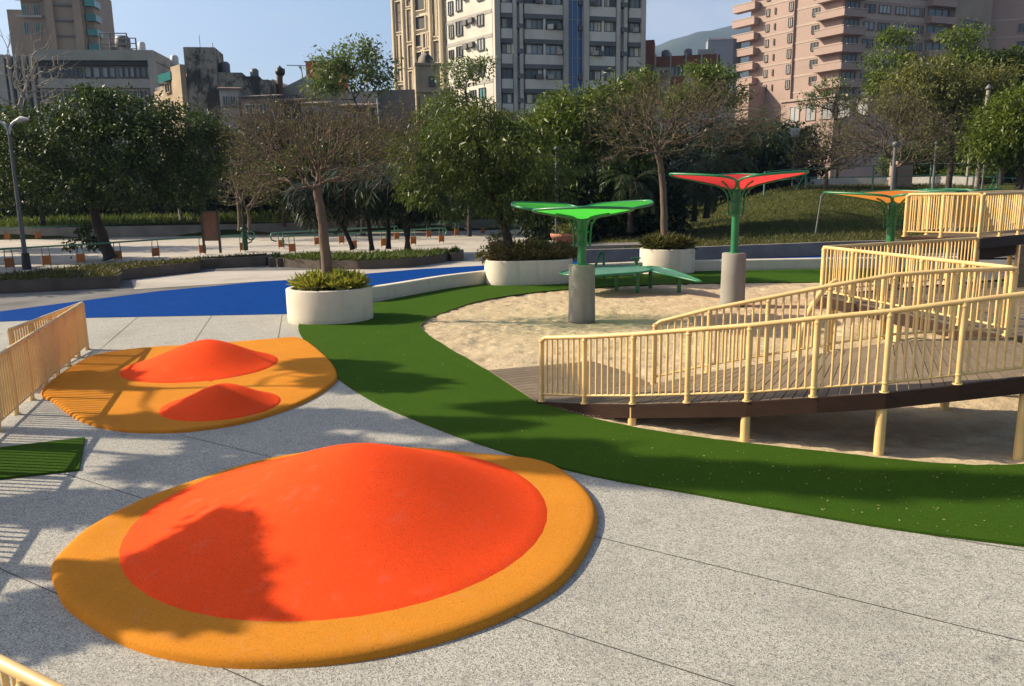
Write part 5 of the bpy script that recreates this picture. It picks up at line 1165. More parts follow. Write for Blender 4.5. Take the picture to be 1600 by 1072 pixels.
# --- ornate stone turret
d = 86; c_ = Pd(669, 130, d); T_ = Fac(Pd(651, 130, d).x, d, R(10)); root = bld('stone_turret', 'small weathered stone turret with a rounded cap before the cream tower', c_.x, c_.y); wT = T_.hit(688, 130)[0]
mb = MB(); z1 = T_.hit(668, 102)[1]; z2_ = T_.hit(668, 140)[1]
T_.box(mb, 0, wT, -2.6, 0, z2_ - .2, z1); T_.box(mb, .1, wT + .6, -2.4, .1, 0, z2_ - .2); mb.build('wall', M['b_sand'], root)
mb = MB(); T_.box(mb, -.15, wT + .15, -2.7, .18, z1 - .02, z1 + .22); T_.box(mb, -.1, wT + .9, -2.7, .3, z2_ - .3, z2_); T_.box(mb, -.1, .3, -2.6, .1, 0, z1 - .05); mb.build('cornice', M['b_sand'], root)
mb = MB(); cc_ = T_.pt(wT * .45, -1.3, z1 + .2); mb.lathe([(wT * .36, 0), (wT * .36, .15), (wT * .3, .7), (wT * .14, 1.15), (.06, 1.25), (0, 1.5)], 20, cc_); mb.build('cap', M['b_moss'], root)
window(T_, root, wT * .5, wT * .78, z1 - 2.1, z1 - 1.1, 'b_greydark', 'glass', 1)

# --- pink apartment towers
d = 142; c_ = Pd(1313, 80, d); A7 = Fac(c_.x, c_.y, R(21)); lang = math.atan2(1, -.62); ld = Vector((math.cos(lang), math.sin(lang), 0))
B7 = Fac(c_.x + ld.x * 40, c_.y + ld.y * 40, lang + math.pi); uB = B7.hit(1239, 80)[0]
root = bld('apartment_tower', 'large pink tiled apartment tower with balconies round its sunlit corner', c_.x + 10, c_.y + 8)
e1 = A7.pt(A7.hit(1492, 60)[0], 0, 0); bl = B7.pt(uB, 0, 0); ZT = 42
foot_prism(root, 'wall', [(c_.x, c_.y), (e1.x, e1.y), (e1.x - 5, e1.y + 18), (bl.x + 6, bl.y + 10), (bl.x, bl.y)], -1, ZT, 'b_pink')
fz = [B7.hit(1290, y)[1] for y in (138, 111, 84.5, 58, 31, 4)]; fh = (fz[5] - fz[0]) / 5
ub0, ub1 = B7.hit(1280, 60)[0], 40.0; ua1 = A7.hit(1344, 60)[0]
for i in range(0, 8):
    zb = fz[0] + fh * (i - 1)
    mb = MB(); B7.box(mb, ub0, ub1 + 1.3, 0, 1.3, zb - .15, zb + 1.0); A7.box(mb, -.0, ua1, 0, 1.28, zb - .149, zb + .998); b_ = mb.build('balcony', M['b_pink'], root)
    mb = MB(); B7.box(mb, ub0 - .05, ub1 + 1.36, 1.22, 1.4, zb + 1.06, zb + 1.2); A7.box(mb, .1, ua1 + .05, 1.2, 1.38, zb + 1.061, zb + 1.201); mb_ = mb.mesh('handrail'); link('handrail', mb_, M['b_pinklight'], b_)
    window(A7, root, ua1 * .12, ua1 * .85, zb + .7, zb + 2.5, 'b_slot', 'glass', 2, .0)
    wz = zb + 1.2
    u0 = B7.hit(1273, 60)[0]; window(B7, root, u0 - .75, u0 + .75, zb + .95, zb + 2.35, 'b_slot', 'glass', 1)
    mb = MB(); B7.box(mb, uB + .05, ub0 - .1, 0, .06, zb + 2.6, zb + 2.95); A7.box(mb, ua1 + .2, A7.hit(1448, 60)[0], 0, .06, zb - .1, zb + .75); mb.build('floor_band', M['b_pinklight'], root)
    for (xa, xb, mu) in ((1348, 1364, 1), (1370, 1388, 2), (1396, 1413, 2), (1418, 1434, 1), (1437, 1441, 0)):
        u0, u1 = A7.hit(xa, 60)[0], A7.hit(xb, 60)[0]; window(A7, root, u0, u1, zb + .95, zb + 2.35, 'b_slot', random.choice(['glass', 'glass', 'glass_pale']), mu)
    u0, u1 = A7.hit(1444, 60)[0], A7.hit(1482, 60)[0]
    mb = MB(); A7.box(mb, u0, u1, 0, 1.3, zb - .15, zb + 1.0); mb.build('balcony', M['b_pink'], root)
    window(A7, root, u0 + .4, u1 - .4, zb + 1.05, zb + 2.5, 'b_slot', 'glass', 2)
mb = MB(); z_ = B7.hit(1260, 158)[1]; B7.box(mb, uB - .5, 40.8, 0, 1.8, -1, z_); A7.box(mb, .0, A7.hit(1420, 60)[0], 0, 1.7, -1, z_ - .01); mb.build('podium', M['b_pink'], root)
mb = MB(); B7.box(mb, uB - .7, 41.2, 0, 2.1, z_, z_ + .4); A7.box(mb, .3, A7.hit(1420, 60)[0], 0, 2.0, z_ + .001, z_ + .401); mb.build('ledge', M['b_pinklight'], root)
for k in range(5): window(B7, root, uB + 1.5 + k * 3.4, uB + 3.6 + k * 3.4, z_ - 3.6, z_ - .9, 'b_pinklight', 'glass_pale', 1, 1.8)
# left wing
c8 = Pd(1238, 80, 150); B8 = Fac(c8.x + ld.x * 40, c8.y + ld.y * 40, lang + math.pi); u8 = B8.hit(1172, 60)[0]
root = bld('apartment_tower', 'left pink apartment wing with stacked balconies at its left corner', c8.x - 4, c8.y + 8)
b8 = B8.pt(u8, 0, 0); foot_prism(root, 'wall', [(c8.x, c8.y), (c8.x + 8, c8.y + 4), (c8.x + 6, c8.y + 22), (b8.x + 6, b8.y + 10), (b8.x, b8.y)], -1, ZT - .3, 'b_pink')
f8 = [B8.hit(1180, y)[1] for y in (131, 107.5, 85, 62, 38.5, 15)]; fh = (f8[5] - f8[0]) / 5
for i in range(0, 8):
    zb = f8[0] + fh * (i - 1)
    u1 = B8.hit(1186, 60)[0]; u0 = B8.hit(1152, 60)[0]
    if i > 0:
        mb = MB(); B8.box(mb, u0, u1, -.1, 1.5, zb - .15, zb + 1.05); b_ = mb.build('balcony', M['b_pink'], root)
        mb = MB(); B8.box(mb, u0 - .05, u1 + .05, 1.4, 1.58, zb + 1.1, zb + 1.25); link('handrail', mb.mesh('handrail'), M['b_pinklight'], b_)
    for (xa, xb, zo, zt) in ((1196, 1201, .9, 2.2), (1209, 1211, 1.0, 2.1), (1231, 1237, .9, 2.5)):
        u0, u1 = B8.hit(xa, 60)[0], B8.hit(xb, 60)[0]; window(B8, root, u0, u1, zb + zo, zb + zt, 'b_slot', 'glass_pale', 1)
    mb = MB(); B8.box(mb, B8.hit(1188, 60)[0], 39.9, 0, .06, zb + 2.75, zb + 3.05); mb.build('floor_band', M['b_pinklight'], root)
mb = MB(); z_ = B8.hit(1180, 138)[1]; B8.box(mb, B8.hit(1140, 60)[0], B8.hit(1200, 60)[0], -8, 4.5, -1, z_); mb.build('podium', M['b_pink'], root)
mb = MB(); B8.box(mb, B8.hit(1138, 60)[0], B8.hit(1201, 60)[0], -8.2, 4.8, z_ - 4.2, z_ - 3.9); mb.build('ledge', M['b_pinklight'], root)
# right dark wing
c9 = Pd(1488, 80, 150); A9 = Fac(c9.x, c9.y, R(30)); root = bld('apartment_tower', 'shaded brown-pink apartment wing at the right edge behind the tiered trees', c9.x + 10, c9.y + 10)
A9b = Fac(*Pd(1545, 80, 158).xy, R(-16)); u1 = A9.hit(1546, 60)[0]; mb = MB(); A9.box(mb, 0, u1, -14, 0, -1, ZT - .6); mb.build('recessed_wall', M['b_brown'], root)
mb = MB(); A9b.box(mb, -.5, 22, -12, 0, -1, ZT - .8); mb.build('wall', M['b_pink'], root)
for i in range(7):
    zb = 12 + i * 3.1
    for (xa, xb) in ((1504, 1516), (1520, 1532)): window(A9, root, A9.hit(xa, 60)[0], A9.hit(xb, 60)[0], zb, zb + 1.5, 'b_slot', 'glass', 1)
    for xa in (1588, 1610): u0 = A9b.hit(xa, 60)[0]; window(A9b, root, u0, u0 + 1.6, zb, zb + 1.7, 'b_pinklight', 'glass', 1)
    mb = MB(); A9b.box(mb, -.4, 21, 0, .06, zb + 2.2, zb + 2.6); mb.build('floor_band', M['b_pinklight'], root)

# --- brick walk-up between the towers
d = 118; c_ = Pd(1000, 130, d); K_ = Fac(c_.x, c_.y, R(-12)); root = bld('brick_house', 'low brick and cream apartment house between the white and pink towers', c_.x + 6, c_.y + 4); wK = K_.hit(1120, 110)[0]
zr_ = K_.hit(1060, 94)[1]; mb = MB(); K_.box(mb, -1, wK, -10, 0, -1, zr_); mb.build('wall', M['b_white'], root)
mb = MB(); K_.box(mb, -1, wK + .1, -.2, .35, zr_ - .8, zr_ + .55); K_.box(mb, wK - .1, wK + .4, -10, -.25, zr_ - .7, zr_ + .5); mb.build('parapet', M['b_brick'], root)
mb = MB(); K_.box(mb, wK - 2.6, wK - .2, -6, -2, zr_ + .3, zr_ + 1.6); mb.build('roof_hut', M['b_office'], root); mb = MB(); K_.box(mb, -.8, 1.8, -7, -3, zr_ + .3, zr_ + 3.4); mb.build('roof_hut', M['b_brick'], root)
for k in range(5):
    for i in range(3):
        z_ = zr_ - 2.9 - i * 3.0; u0 = .3 + k * (wK / 5)
        if k in (1, 3): window(K_, root, u0 + .4, u0 + 1.5, z_ + .4, z_ + 1.6, 'b_brick', 'glass', 1)
        else:
            window(K_, root, u0, u0 + wK / 5 - .5, z_ + .75, z_ + 2.1, 'white_paint', 'glass', 2); mb = MB(); K_.box(mb, u0 - .1, u0 + wK / 5 - .4, 0, .7, z_ - .5, z_ + .65); mb.build('balcony', M['b_brick'], root)
for k in range(6): mb = MB(); K_.box(mb, k * wK / 5 - .1, k * wK / 5 + .1, 0, .45, -1, zr_ + .9); mb.build('drainpipe', M['b_office'], root)
mb = MB(); KR = Fac(*K_.pt(wK + .45, -.2, 0).xy, R(60)); KR.box(mb, 0, 9, -6, 0, -1, zr_ - .6); mb.build('side_wall', M['b_office'], root)
c_ = Pd(1127, 90, 160); G_ = Fac(Pd(1106, 80, 160).x, 160, R(-6)); root = bld('slab_block', 'plain blue-grey slab block just left of the pink wing', c_.x, 160); mb = MB(); zg = G_.hit(1125, 62)[1]; wg = G_.hit(1146, 80)[0]
G_.box(mb, 0, wg, -3, 0, -1, zg); mb.build('wall', surf('blue_grey_cladding', (.22, .25, .29), .6, .05, .3, 3, 0), root); mb = MB(); G_.box(mb, wg + .01, wg + 1.4, -3, .1, -1, zg + .1); mb.build('edge_pier', M['b_greydark'], root)
mb = MB(); G_.box(mb, -.1, wg, -.1, .12, zg + .01, zg + .3); mb.build('roof_edge', M['white_paint'], root)

# --- left: brown tower
d = 150; O1 = Fac(Pd(78, 60, d).x, d, R(8)); root = bld('brown_tower', 'tall brown tiled tower at the far left with teal balcony glass', O1.o.x, d + 5); w1 = O1.hit(135, 60)[0]; mb = MB()
O1.box(mb, 0, w1, -14, 0, -1, 40); mb.build('wall', M['b_brown'], root)
for f in (.0, .75): mb = MB(); O1.box(mb, w1 * f, w1 * f + 1.3, 0, .7, -1, 40.05); mb.build('pier', M['b_brown'], root)
for k in range(7): mb = MB(); z_ = O1.hit(105, 105 - k * 24)[1]; O1.box(mb, 1.35, w1 * .74, 0, .3, z_ - .12, z_ + .12); mb.build('floor_band', M['b_greydark'], root)
ul = O1.hit(37, 60)[0]; mb = MB(); O1.box(mb, ul, -.05, -12, -.5, -1, 39.5); mb.build('wing_wall', M['b_brown'], root); ul2 = O1.hit(10, 60)[0]; zz = O1.hit(20, 12)[1]
mb = MB(); O1.box(mb, ul2, ul - .05, -12, -1.5, -1, zz); mb.build('low_wing', M['b_brown'], root)
for k in range(5):
    z_ = O1.hit(50, 45 - k * 27)[1]
    for (xa, xb) in ((38, 46), (56, 64)): window(O1, root, O1.hit(xa, 60)[0], O1.hit(xb, 60)[0], z_ - .9, z_ + 1.2, 'b_office', 'glass_teal', 1, -.5)
    mb = MB(); O1.box(mb, O1.hit(30, 60)[0], O1.hit(70, 60)[0], -.5, .2, z_ + 1.9, z_ + 2.3); mb.build('floor_band', M['b_office'], root)
ur = O1.hit(149, 60)[0]; mb = MB(); O1.box(mb, w1 + .05, ur, -11, -.8, -1, 39.7); mb.build('side_wall', M['b_brown'], root)
for k in range(6): z_ = O1.hit(140, 96 - k * 23)[1]; mb = MB(); O1.box(mb, w1 + .3, ur + .5, -3, .1, z_ - .6, z_ + .5); mb.build('balcony_glass', M['glass_teal'], root)
# --- left: grey office
d = 92; O2 = Fac(Pd(60, 120, d).x, d, R(6)); root = bld('office_building', 'long grey low office with a strip of dark windows behind the broad tree', O2.o.x + 8, d + 4); w2 = O2.hit(243, 120)[0]; zt = O2.hit(150, 79)[1]; mb = MB()
O2.box(mb, 0, w2, -10, 0, -1, zt - .4); mb.build('wall', M['b_office'], root); mb = MB(); O2.box(mb, -.1, w2 + .1, -10, .5, zt - 1.1, zt); mb.build('parapet', M['b_roof'], root)
z0, z1 = O2.hit(150, 103)[1], O2.hit(150, 95)[1]; mb = MB(); O2.box(mb, 0, w2 - .3, 0, .35, z0, z1); mb.build('recess_shade_strip', M['b_dark'], root)  # dark strip stands in for a recess, its shade put into the colour
for (xa, xb) in ((132, 144), (145, 157), (159, 170), (171, 181), (185, 193), (194, 202), (203, 211), (212, 219), (221, 228), (229, 237)): wpx(O2, root, xa, 104, xb, 122, frame='b_greydark', gl='glass_pale', mull=0)
for (xa, xb) in ((64, 84), (86, 106), (108, 128)): wpx(O2, root, xa, 105, xb, 121, frame='b_greydark', gl='glass', mull=2)
for k, xa in enumerate(range(66, 236, 17)): wpx(O2, root, xa, 141, xa + 14, 158, frame='b_office', gl='glass', mull=1)
mb = MB(); z0, z1 = O2.hit(150, 138)[1], O2.hit(150, 124)[1]; O2.box(mb, 0, w2, 0, .3, z0, z1); mb.build('spandrel', M['b_office'], root)
mb = MB(); O2.box(mb, w2 - .5, w2 + .12, -.1, .62, -1, zt - .05); mb.build('pier', M['b_office'], root)
c_ = O2.pt(0, 0, 0); root = bld('office_building', 'dark recessed facade with pale upright fins at the far left edge', c_.x - 8, 95); O2b = Fac(Pd(-40, 120, 93).x, 93, R(3)); wb = O2b.hit(59, 120)[0]; mb = MB(); zb = O2b.hit(20, 88)[1]
O2b.box(mb, 0, wb, -9, 0, -1, zb); mb.build('wall', M['b_greydark'], root)
for (xa, xb) in ((-30, -14), (-5, 14), (18, 22), (29, 32), (41, 45), (53, 58)): mb = MB(); O2b.box(mb, O2b.hit(xa, 120)[0], O2b.hit(xb, 120)[0], 0, .7, -1, zb + .1); mb.build('fin', M['b_office'], root)
for k in range(3):
    for xa in (-4, 23, 33, 46): window(O2b, root, O2b.hit(xa, 120)[0], O2b.hit(xa + 7, 120)[0], 4 + k * 3.3, 6 + k * 3.3, 'b_dark', 'glass', 1, .1 if xa > 0 else .72)
# rooftop frame with water tank
O2c = Fac(Pd(157, 70, 97).x, 97, R(6)); root = thing('roof_frame', 'metal railing frame with a round water tank on the grey office roof', 'roof frame', O2c.o + Vector((0, 0, zt - 1))); z0, z1 = O2c.hit(175, 82)[1] - 2, O2c.hit(175, 52)[1]; wr = O2c.hit(198, 60)[0]; mb = MB()
for u in (0, wr * .37, wr): mb.tube([O2c.pt(u, 0, z0), O2c.pt(u, 0, z1)], .09, 6); mb.tube([O2c.pt(u, -3, z0), O2c.pt(u, -3, z1)], .09, 6)
for z_ in (z1, z1 - .6, z1 - 1.2): mb.tube([O2c.pt(0, 0, z_), O2c.pt(wr, 0, z_)], .06, 6); mb.tube([O2c.pt(0, -3, z_), O2c.pt(wr, -3, z_)], .06, 6)
mb.build('rails', M['b_greydark'], root); mb = MB(); O2c.box(mb, .1, wr, -2.8, -.1, z0, z1 - 1.5); mb.build('hut', M['b_moss'], root); mb = MB(); q_ = O2c.pt(wr * .7, -1.2, z1 - 1.5); mb.lathe([(0, 0), (.75, 0), (.85, .3), (.85, 1.1), (.6, 1.4), (0, 1.45)], 18, q_); mb.build('water_tank', M['grey_paint'], root)

# --- left: blackened concrete house with tower
d = 82; c_ = Pd(291, 130, d); A3 = Fac(c_.x, c_.y, R(9)); lang = math.atan2(1, -.9); l3 = Vector((math.cos(lang), math.sin(lang), 0)); B3 = Fac(c_.x + l3.x * 20, c_.y + l3.y * 20, lang + math.pi)
root = bld('concrete_house', 'blackened concrete building with a square roof tower and sunlit left side', c_.x + 3, c_.y + 4); uB = B3.hit(243, 140)[0]
zr1 = A3.hit(350, 114)[1]; b3 = B3.pt(uB, 0, 0); e3 = A3.pt(A3.hit(420, 130)[0], 0, 0)
foot_prism(root, 'wall', [(c_.x, c_.y), (e3.x, e3.y), (e3.x, e3.y + 9), (b3.x + 5, b3.y + 4), (b3.x, b3.y)], -1, zr1 - .6, 'b_moss')
mb = MB(); B3.box(mb, uB, 20.0, -.05, .15, -1, zr1 - 1.0); B3.box(mb, 17.5, 20.02, -.05, .5, -1, A3.hit(291, 101)[1]); mb.build('side_wall', M['b_sand'], root)  # left side given a paler concrete, sunlight put into the colour
ut = A3.hit(337, 90)[0]; zt3 = A3.hit(315, 74)[1]; mb = MB(); A3.box(mb, .15, ut, -4.2, .12, -1, zt3); mb.build('roof_tower', M['b_moss'], root)
q0 = A3.pt(.14, .1, 0); mb = MB(); A3.box(mb, .02, .14, -4.2, .1, zr1, zt3 - .02); mb.build('tower_side', M['b_sand'], root)  # paler sliver on the tower's left, its sunlight is in the colour
for (xa, ya, xb, yb) in ((338, 113, 378, 122), (379, 119, 405, 124)): u0, u1, z0, z1 = A3.rect(xa, ya, xb, yb); mb = MB(); A3.box(mb, u0, u1, -5, -.1, z0 - 1, z1); mb.build('roof_step', M['b_moss'], root)
for (x0, y0, x1, y1) in ((262, 130, 270, 146), (273, 128, 283, 150), (258, 155, 268, 166), (272, 156, 284, 170)): wpx(B3, root, x0, y0, x1, y1, frame='b_sand', gl='glass', mull=1, w=.15)
u0, u1, z0, z1 = B3.rect(256, 115, 276, 128); mb = MB(); B3.box(mb, u0, u1, -.6, .6, z0, z1); mb.build('awning', M['glass_teal'], root)
u0, u1, z0, z1 = B3.rect(264, 99, 292, 116); mb = MB(); B3.box(mb, u0, u1, -3.5, -1.0, z0 - .5, z1); mb.build('roof_hut', M['b_brick'], root)
for px in (310, 330): mb = MB(); u0 = A3.hit(px, 80)[0]; mb.tube([A3.pt(u0, -1, zt3), A3.pt(u0, -1, zt3 + (1.3 if px < 320 else .6))], .03, 5); mb.build('mast', M['grey_paint'], root)
for (xa, ya) in ((352, 150), (392, 158)): u0, z0 = A3.hit(xa, ya); window(A3, root, u0, u0 + 1.1, z0 - .9, z0, 'b_office', 'glass', 1)

# --- grey sheds, chimney and red roof hut in the middle distance
d = 88; S1 = Fac(Pd(414, 150, d).x, d, R(-4)); root = bld('grey_shed', 'pale grey gabled roofs below the slender open tree', S1.o.x + 3, d + 3); mb = MB()
def gable(px0, px1, ye, yp, dep):
    u0, u1 = S1.hit(px0, 140)[0], S1.hit(px1, 140)[0]; ze, zp = S1.hit(px0, ye)[1], S1.hit(px0, yp)[1]; um = (u0 + u1) / 2
    pr = [(u0, -1), (u1, -1), (u1, ze), (um, zp), (u0, ze)]; vs = [S1.pt(u, 0, z) for u, z in pr] + [S1.pt(u, -dep, z) for u, z in pr]
    mb.add(vs, [(0, 1, 2, 3, 4), (9, 8, 7, 6, 5), (0, 5, 6, 1), (1, 6, 7, 2), (2, 7, 8, 3), (3, 8, 9, 4), (4, 9, 5, 0)])
gable(414, 440, 132, 124, 6); gable(438, 522, 139, 120, 7); me = mb.mesh('wall'); link('wall', me, M['b_roof'], root); mb = MB(); u0, u1 = S1.hit(506, 150)[0], S1.hit(585, 150)[0]; S1.box(mb, u0, u1, -7, -.5, -1, S1.hit(540, 142)[1]); mb.build('annexe', M['b_office'], root); mb = MB(); u0, u1 = S1.hit(582, 150)[0], S1.hit(660, 150)[0]; S1.box(mb, u0, u1, -7, -1, -1, S1.hit(600, 139)[1]); mb.build('concrete_box', M['b_greydark'], root)
for k in range(7): window(S1, root, S1.hit(425 + k * 11, 150)[0], S1.hit(433 + k * 11, 150)[0], S1.hit(450, 156)[1], S1.hit(450, 147)[1], 'b_office', 'glass', 1)
d = 86; root = thing('chimney_pipe', 'rusty chimney pipe with a black cowl above the grey roofs', 'chimney', Pd(437, 170, d)); mb = MB(); mb.tube([Pd(437, 190, d), Pd(437, 118, d)], .32, 12); mb.build('pipe', surf('rusty_pipe', (.16, .08, .04), .8, .3, .6, 4, 0), root)
mb = MB(); q_ = Pd(438, 117, d); mb.lathe([(0, -.1), (.34, -.1), (.5, .15), (.5, .6), (.3, .62), (0, .95)], 14, q_); mb.build('cowl', M['black'], root)
M['tin'] = surf('rusty_tin', (.30, .24, .19), .7, .25, 1.2, 6, 0, dark=(.16, .08, .05)); M['tile_roof'] = surf('old_tile_roof', (.16, .10, .075), .85, .25, 1, 5, 0)
for (px0, py0, px1, py1, dd, mt, lab) in ((342, 140, 372, 175, 79, 'b_office', 'small grey rooftop shed in front of the blackened house'), (376, 152, 418, 180, 78, 'tin', 'rusty tin shed below the blackened roof steps'), (424, 158, 466, 182, 82, 'tile_roof', 'low dark tiled hut under the grey gables'), (470, 163, 508, 184, 81, 'b_office', 'narrow grey annexe below the chimney pipe'), (255, 118, 284, 130, 96, 'tin', 'tin rooftop room behind the sunlit side wall'), (528, 166, 580, 186, 80, 'b_moss', 'blackened low house under the slender tree'), (246, 150, 262, 185, 88, 'b_brick', 'thin brick wall end beside the grey office')):
    fq = Fac(Pd(px0, py0, dd).x, dd, R(random.uniform(-12, 12))); u1, zt_ = fq.hit(px1, py0); root = thing('shed', lab, 'shed', fq.o); mb = MB(); fq.box(mb, 0, u1, -3, 0, -1, zt_); mb.build('wall', M[mt], root); mb = MB(); a_ = [fq.pt(-.15, .25, zt_), fq.pt(u1 + .15, .25, zt_), fq.pt(u1 + .15, -3.2, zt_ + .5), fq.pt(-.15, -3.2, zt_ + .5)]; mb.hexa(a_ + [v + Vector((0, 0, .12)) for v in a_]); mb.build('roof', M['tin' if mt != 'tin' else 'b_moss'], root)
    for f in (.15, .55): window(fq, root, u1 * f, u1 * f + min(1.0, u1 * .3), zt_ - 1.5, zt_ - .6, 'b_office', 'glass', 1)
for (px, py, dd, r_, lab) in ((352, 113, 84, .5, 'steel water tank on the blackened roof'), (398, 121, 84, .42, 'small steel water tank at the right end of the blackened roof'), (273, 99, 97, .45, 'water tank above the sunlit side wall'), (222, 77, 97, .4, 'water tank at the right end of the grey office roof'), (1040, 92, 121, .6, 'water tank on the brick house roof'), (1075, 90, 121, .6, 'second water tank on the brick house roof, further right')):
    q_ = Pd(px, py, dd); t = thing('water_tank', lab, 'water tank', q_); mb = MB(); mb.lathe([(0, -.6), (r_ * .8, -.6), (r_, -.1), (r_, r_ * 1.6), (r_ * .6, r_ * 2.0), (0, r_ * 2.05)], 16); link('tank', mb.mesh('tank'), M['grey_paint'] if px > 300 else M['white_paint'], t, False); mb = MB()
    for a in range(3): mb.tube([(r_ * .8 * math.cos(a * 2.1), r_ * .8 * math.sin(a * 2.1), -.5), (r_ * .9 * math.cos(a * 2.1), r_ * .9 * math.sin(a * 2.1), -2.4)], .04, 5)
    link('stand', mb.mesh('stand'), M['b_greydark'], t, False)
for (a, b, c_, e, dd, lab) in ((415, 150, 640, 168, 70, 'sagging overhead wire crossing below the grey roofs'), (300, 165, 470, 150, 72, 'overhead wire in front of the blackened house')):
    p0, p1 = Pd(a, b, dd), Pd(c_, e, dd + 3); mb = MB(); mb.tube([p0.lerp(p1, f / 12) - Vector((0, 0, .5 * math.sin(math.pi * f / 12))) for f in range(13)], .02, 4); tag(mb.build('overhead_wire', M['black']), lab, 'wire')
d = 112; S2 = Fac(Pd(478, 110, d).x, d, R(-10)); root = bld('red_roof_hut', 'red painted roof hut behind the slender open tree', S2.o.x, d); mb = MB(); u1 = S2.hit(522, 110)[0]; S2.box(mb, 0, u1, -5, 0, 6, S2.hit(500, 96)[1]); mb.build('wall', surf('red_wall', (.36, .075, .045), .8, .15, .4, 3, 0), root); mb = MB(); S2.box(mb, -.15, u1 + .15, -5.2, .2, S2.hit(500, 96)[1], S2.hit(500, 95)[1]); mb.build('roof', M['b_brick'], root); window(S2, root, u1 * .3, u1 * .6, S2.hit(500, 112)[1], S2.hit(500, 104)[1], 'b_brick', 'glass', 1)
mb = MB(); d = 110; mb.tube([Pd(448, 102, d), Pd(480, 103, d)], .06, 5); mb.tube([Pd(470, 102.5, d), Pd(476, 140, d)], .07, 5); tag(mb.build('aerial', M['grey_paint']), 'thin horizontal aerial beside the red roof hut', 'aerial')

# ------------------------------------------------------------------ mountains, haze
def ridge(name, pts, dist, depth, mat, seed):
    xs_ = []; zs_ = []
    for a, b in pts: q_ = Pd(a, b, dist); xs_.append(q_.x); zs_.append(q_.z)
    gx_ = np.linspace(xs_[0], xs_[-1], 150); zr_ = np.interp(gx_, xs_, zs_); v = np.linspace(-1, 1, 40); GX_, V_ = np.meshgrid(gx_, v, indexing='ij')
    Y_ = dist + V_ * depth; prof_ = np.clip(1 - np.abs(V_) ** 1.3, 0, 1); n_ = (vnoise(GX_, Y_, 330, seed) - .5) * 2 + (vnoise(GX_, Y_, 120, seed + 1) - .5)
    Z_ = zr_[:, None] * prof_ * (1 + .16 * n_ * np.clip(np.abs(V_) * 3, 0, 1)) - 8; idx_ = np.arange(GX_.size).reshape(GX_.shape)
    F_ = np.stack([idx_[:-1, :-1].ravel(), idx_[1:, :-1].ravel(), idx_[1:, 1:].ravel(), idx_[:-1, 1:].ravel()], 1)
    return tag(link(name, mesh_np(name, np.column_stack([GX_.ravel(), Y_.ravel(), Z_.ravel()]), F_, True), mat), kind='structure')
M['forest'] = surf('forested_slope', (.045, .065, .03), .95, .3, .006, .03, 0)
ridge('hills', [(700, 100), (940, 60), (985, 62), (1003, 66), (1014, 69), (1026, 67), (1045, 59), (1070, 53), (1082, 50), (1100, 50), (1130, 43), (1160, 37), (1220, 30), (1300, 22), (1450, 30), (1750, 60)], 2600, 1000, M['forest'], 21)
ridge('hills', [(250, 190), (430, 160), (520, 146), (585, 138), (606, 134), (640, 138), (760, 150), (1000, 140), (1020, 150)], 1700, 500, M['forest'], 31)
m_ = bpy.data.materials.new('haze'); m_.use_nodes = True; m_.node_tree.nodes.clear(); o_ = m_.node_tree.nodes.new('ShaderNodeOutputMaterial'); v_ = m_.node_tree.nodes.new('ShaderNodeVolumePrincipled')
v_.inputs['Color'].default_value = (.34, .54, 1.0, 1); v_.inputs['Density'].default_value = 0.00013; v_.inputs['Anisotropy'].default_value = .1; m_.node_tree.links.new(v_.outputs[0], o_.inputs['Volume'])
mb = MB(); mb.box(-3450, 3450, -70, 4350, -4, 720); tag(mb.build('haze', m_), kind='stuff')

# ------------------------------------------------------------------ lamps, poles, signs, rails
def lamp_y(label, bx, by, tx, ty):
    p_ = P(bx, by); d_ = p_.y; t_ = thing('street_lamp', label, 'street lamp', p_); hz = Pd(tx, ty, d_).z; hx_ = 0.0
    mb = MB(); mb.tube([(0, 0, 0), (0, 0, hz)], [.11, .06], 10); link('pole', mb.mesh('pole'), M['grey_paint'], t_, False); mb = MB(); mb.tube([(0, 0, -.05), (.02, 0, .75)], [.2, .16], 10); link('base_cover', mb.mesh('base_cover'), M['black'], t_, False)
    for s_ in (-1, 1):
        mb = MB(); mb.tube(smooth_poly([(0, 0, hz - .5), (s_ * .1, 0, hz - .15), (s_ * .4, 0, hz + .1), (s_ * .75, 0, hz + .14)], 4, False), [.06] * 12 + [.05], 8); link('arm', mb.mesh('arm'), M['white_paint'], t_, False)
        mb = MB(); mb.tube([(s_ * .35, 0, hz + .06), (s_ * .6, 0, hz + .16), (s_ * .95, 0, hz + .14)], [.06, .13, .05], 8); link('lamp_head', mb.mesh('lamp_head'), M['white_paint'], t_, False)
    return t_
lamp_y('grey street lamp with two white heads at the left edge', 42, 421, 16, 192)
def pole(name, label, cat, bx, by, d, ty, r, mat, head=None, z0=0.0, lean=0):
    q_ = Pd(bx, by, d); t_ = thing(name, label, cat, (q_.x, d, z0)); hz = Pd(bx, ty, d).z - z0; mb = MB(); mb.tube([(0, 0, -.3), (lean, 0, hz)], [r, r * .7], 9); link('pole', mb.mesh('pole'), M[mat], t_, False)
    mb = MB()
    if head == 'globe': mb.lathe([(0, 0), (.12, .0), (.26, .12), (.32, .32), (.26, .52), (.1, .64), (0, .65)], 16, (.35, 0, hz - .1)); mb.tube([(0, 0, hz - .3), (.35, 0, hz - .1)], .03, 6)
    elif head == 'cap': mb.lathe([(0, -.05), (r, -.05), (r * 1.05, .03), (.13, .06), (.12, .14), (.05, .19), (0, .2)], 14, (lean, 0, hz))
    elif head == 'cone': mb.lathe([(.0, -.02), (r, -.02), (r * 1.3, .08), (0, .3)], 10, (lean, 0, hz))
    if head: link('lamp_head' if head != 'cone' else 'cap', mb.mesh('head'), M['white_paint' if head == 'globe' else 'grey_paint'], t_, False)
    return t_
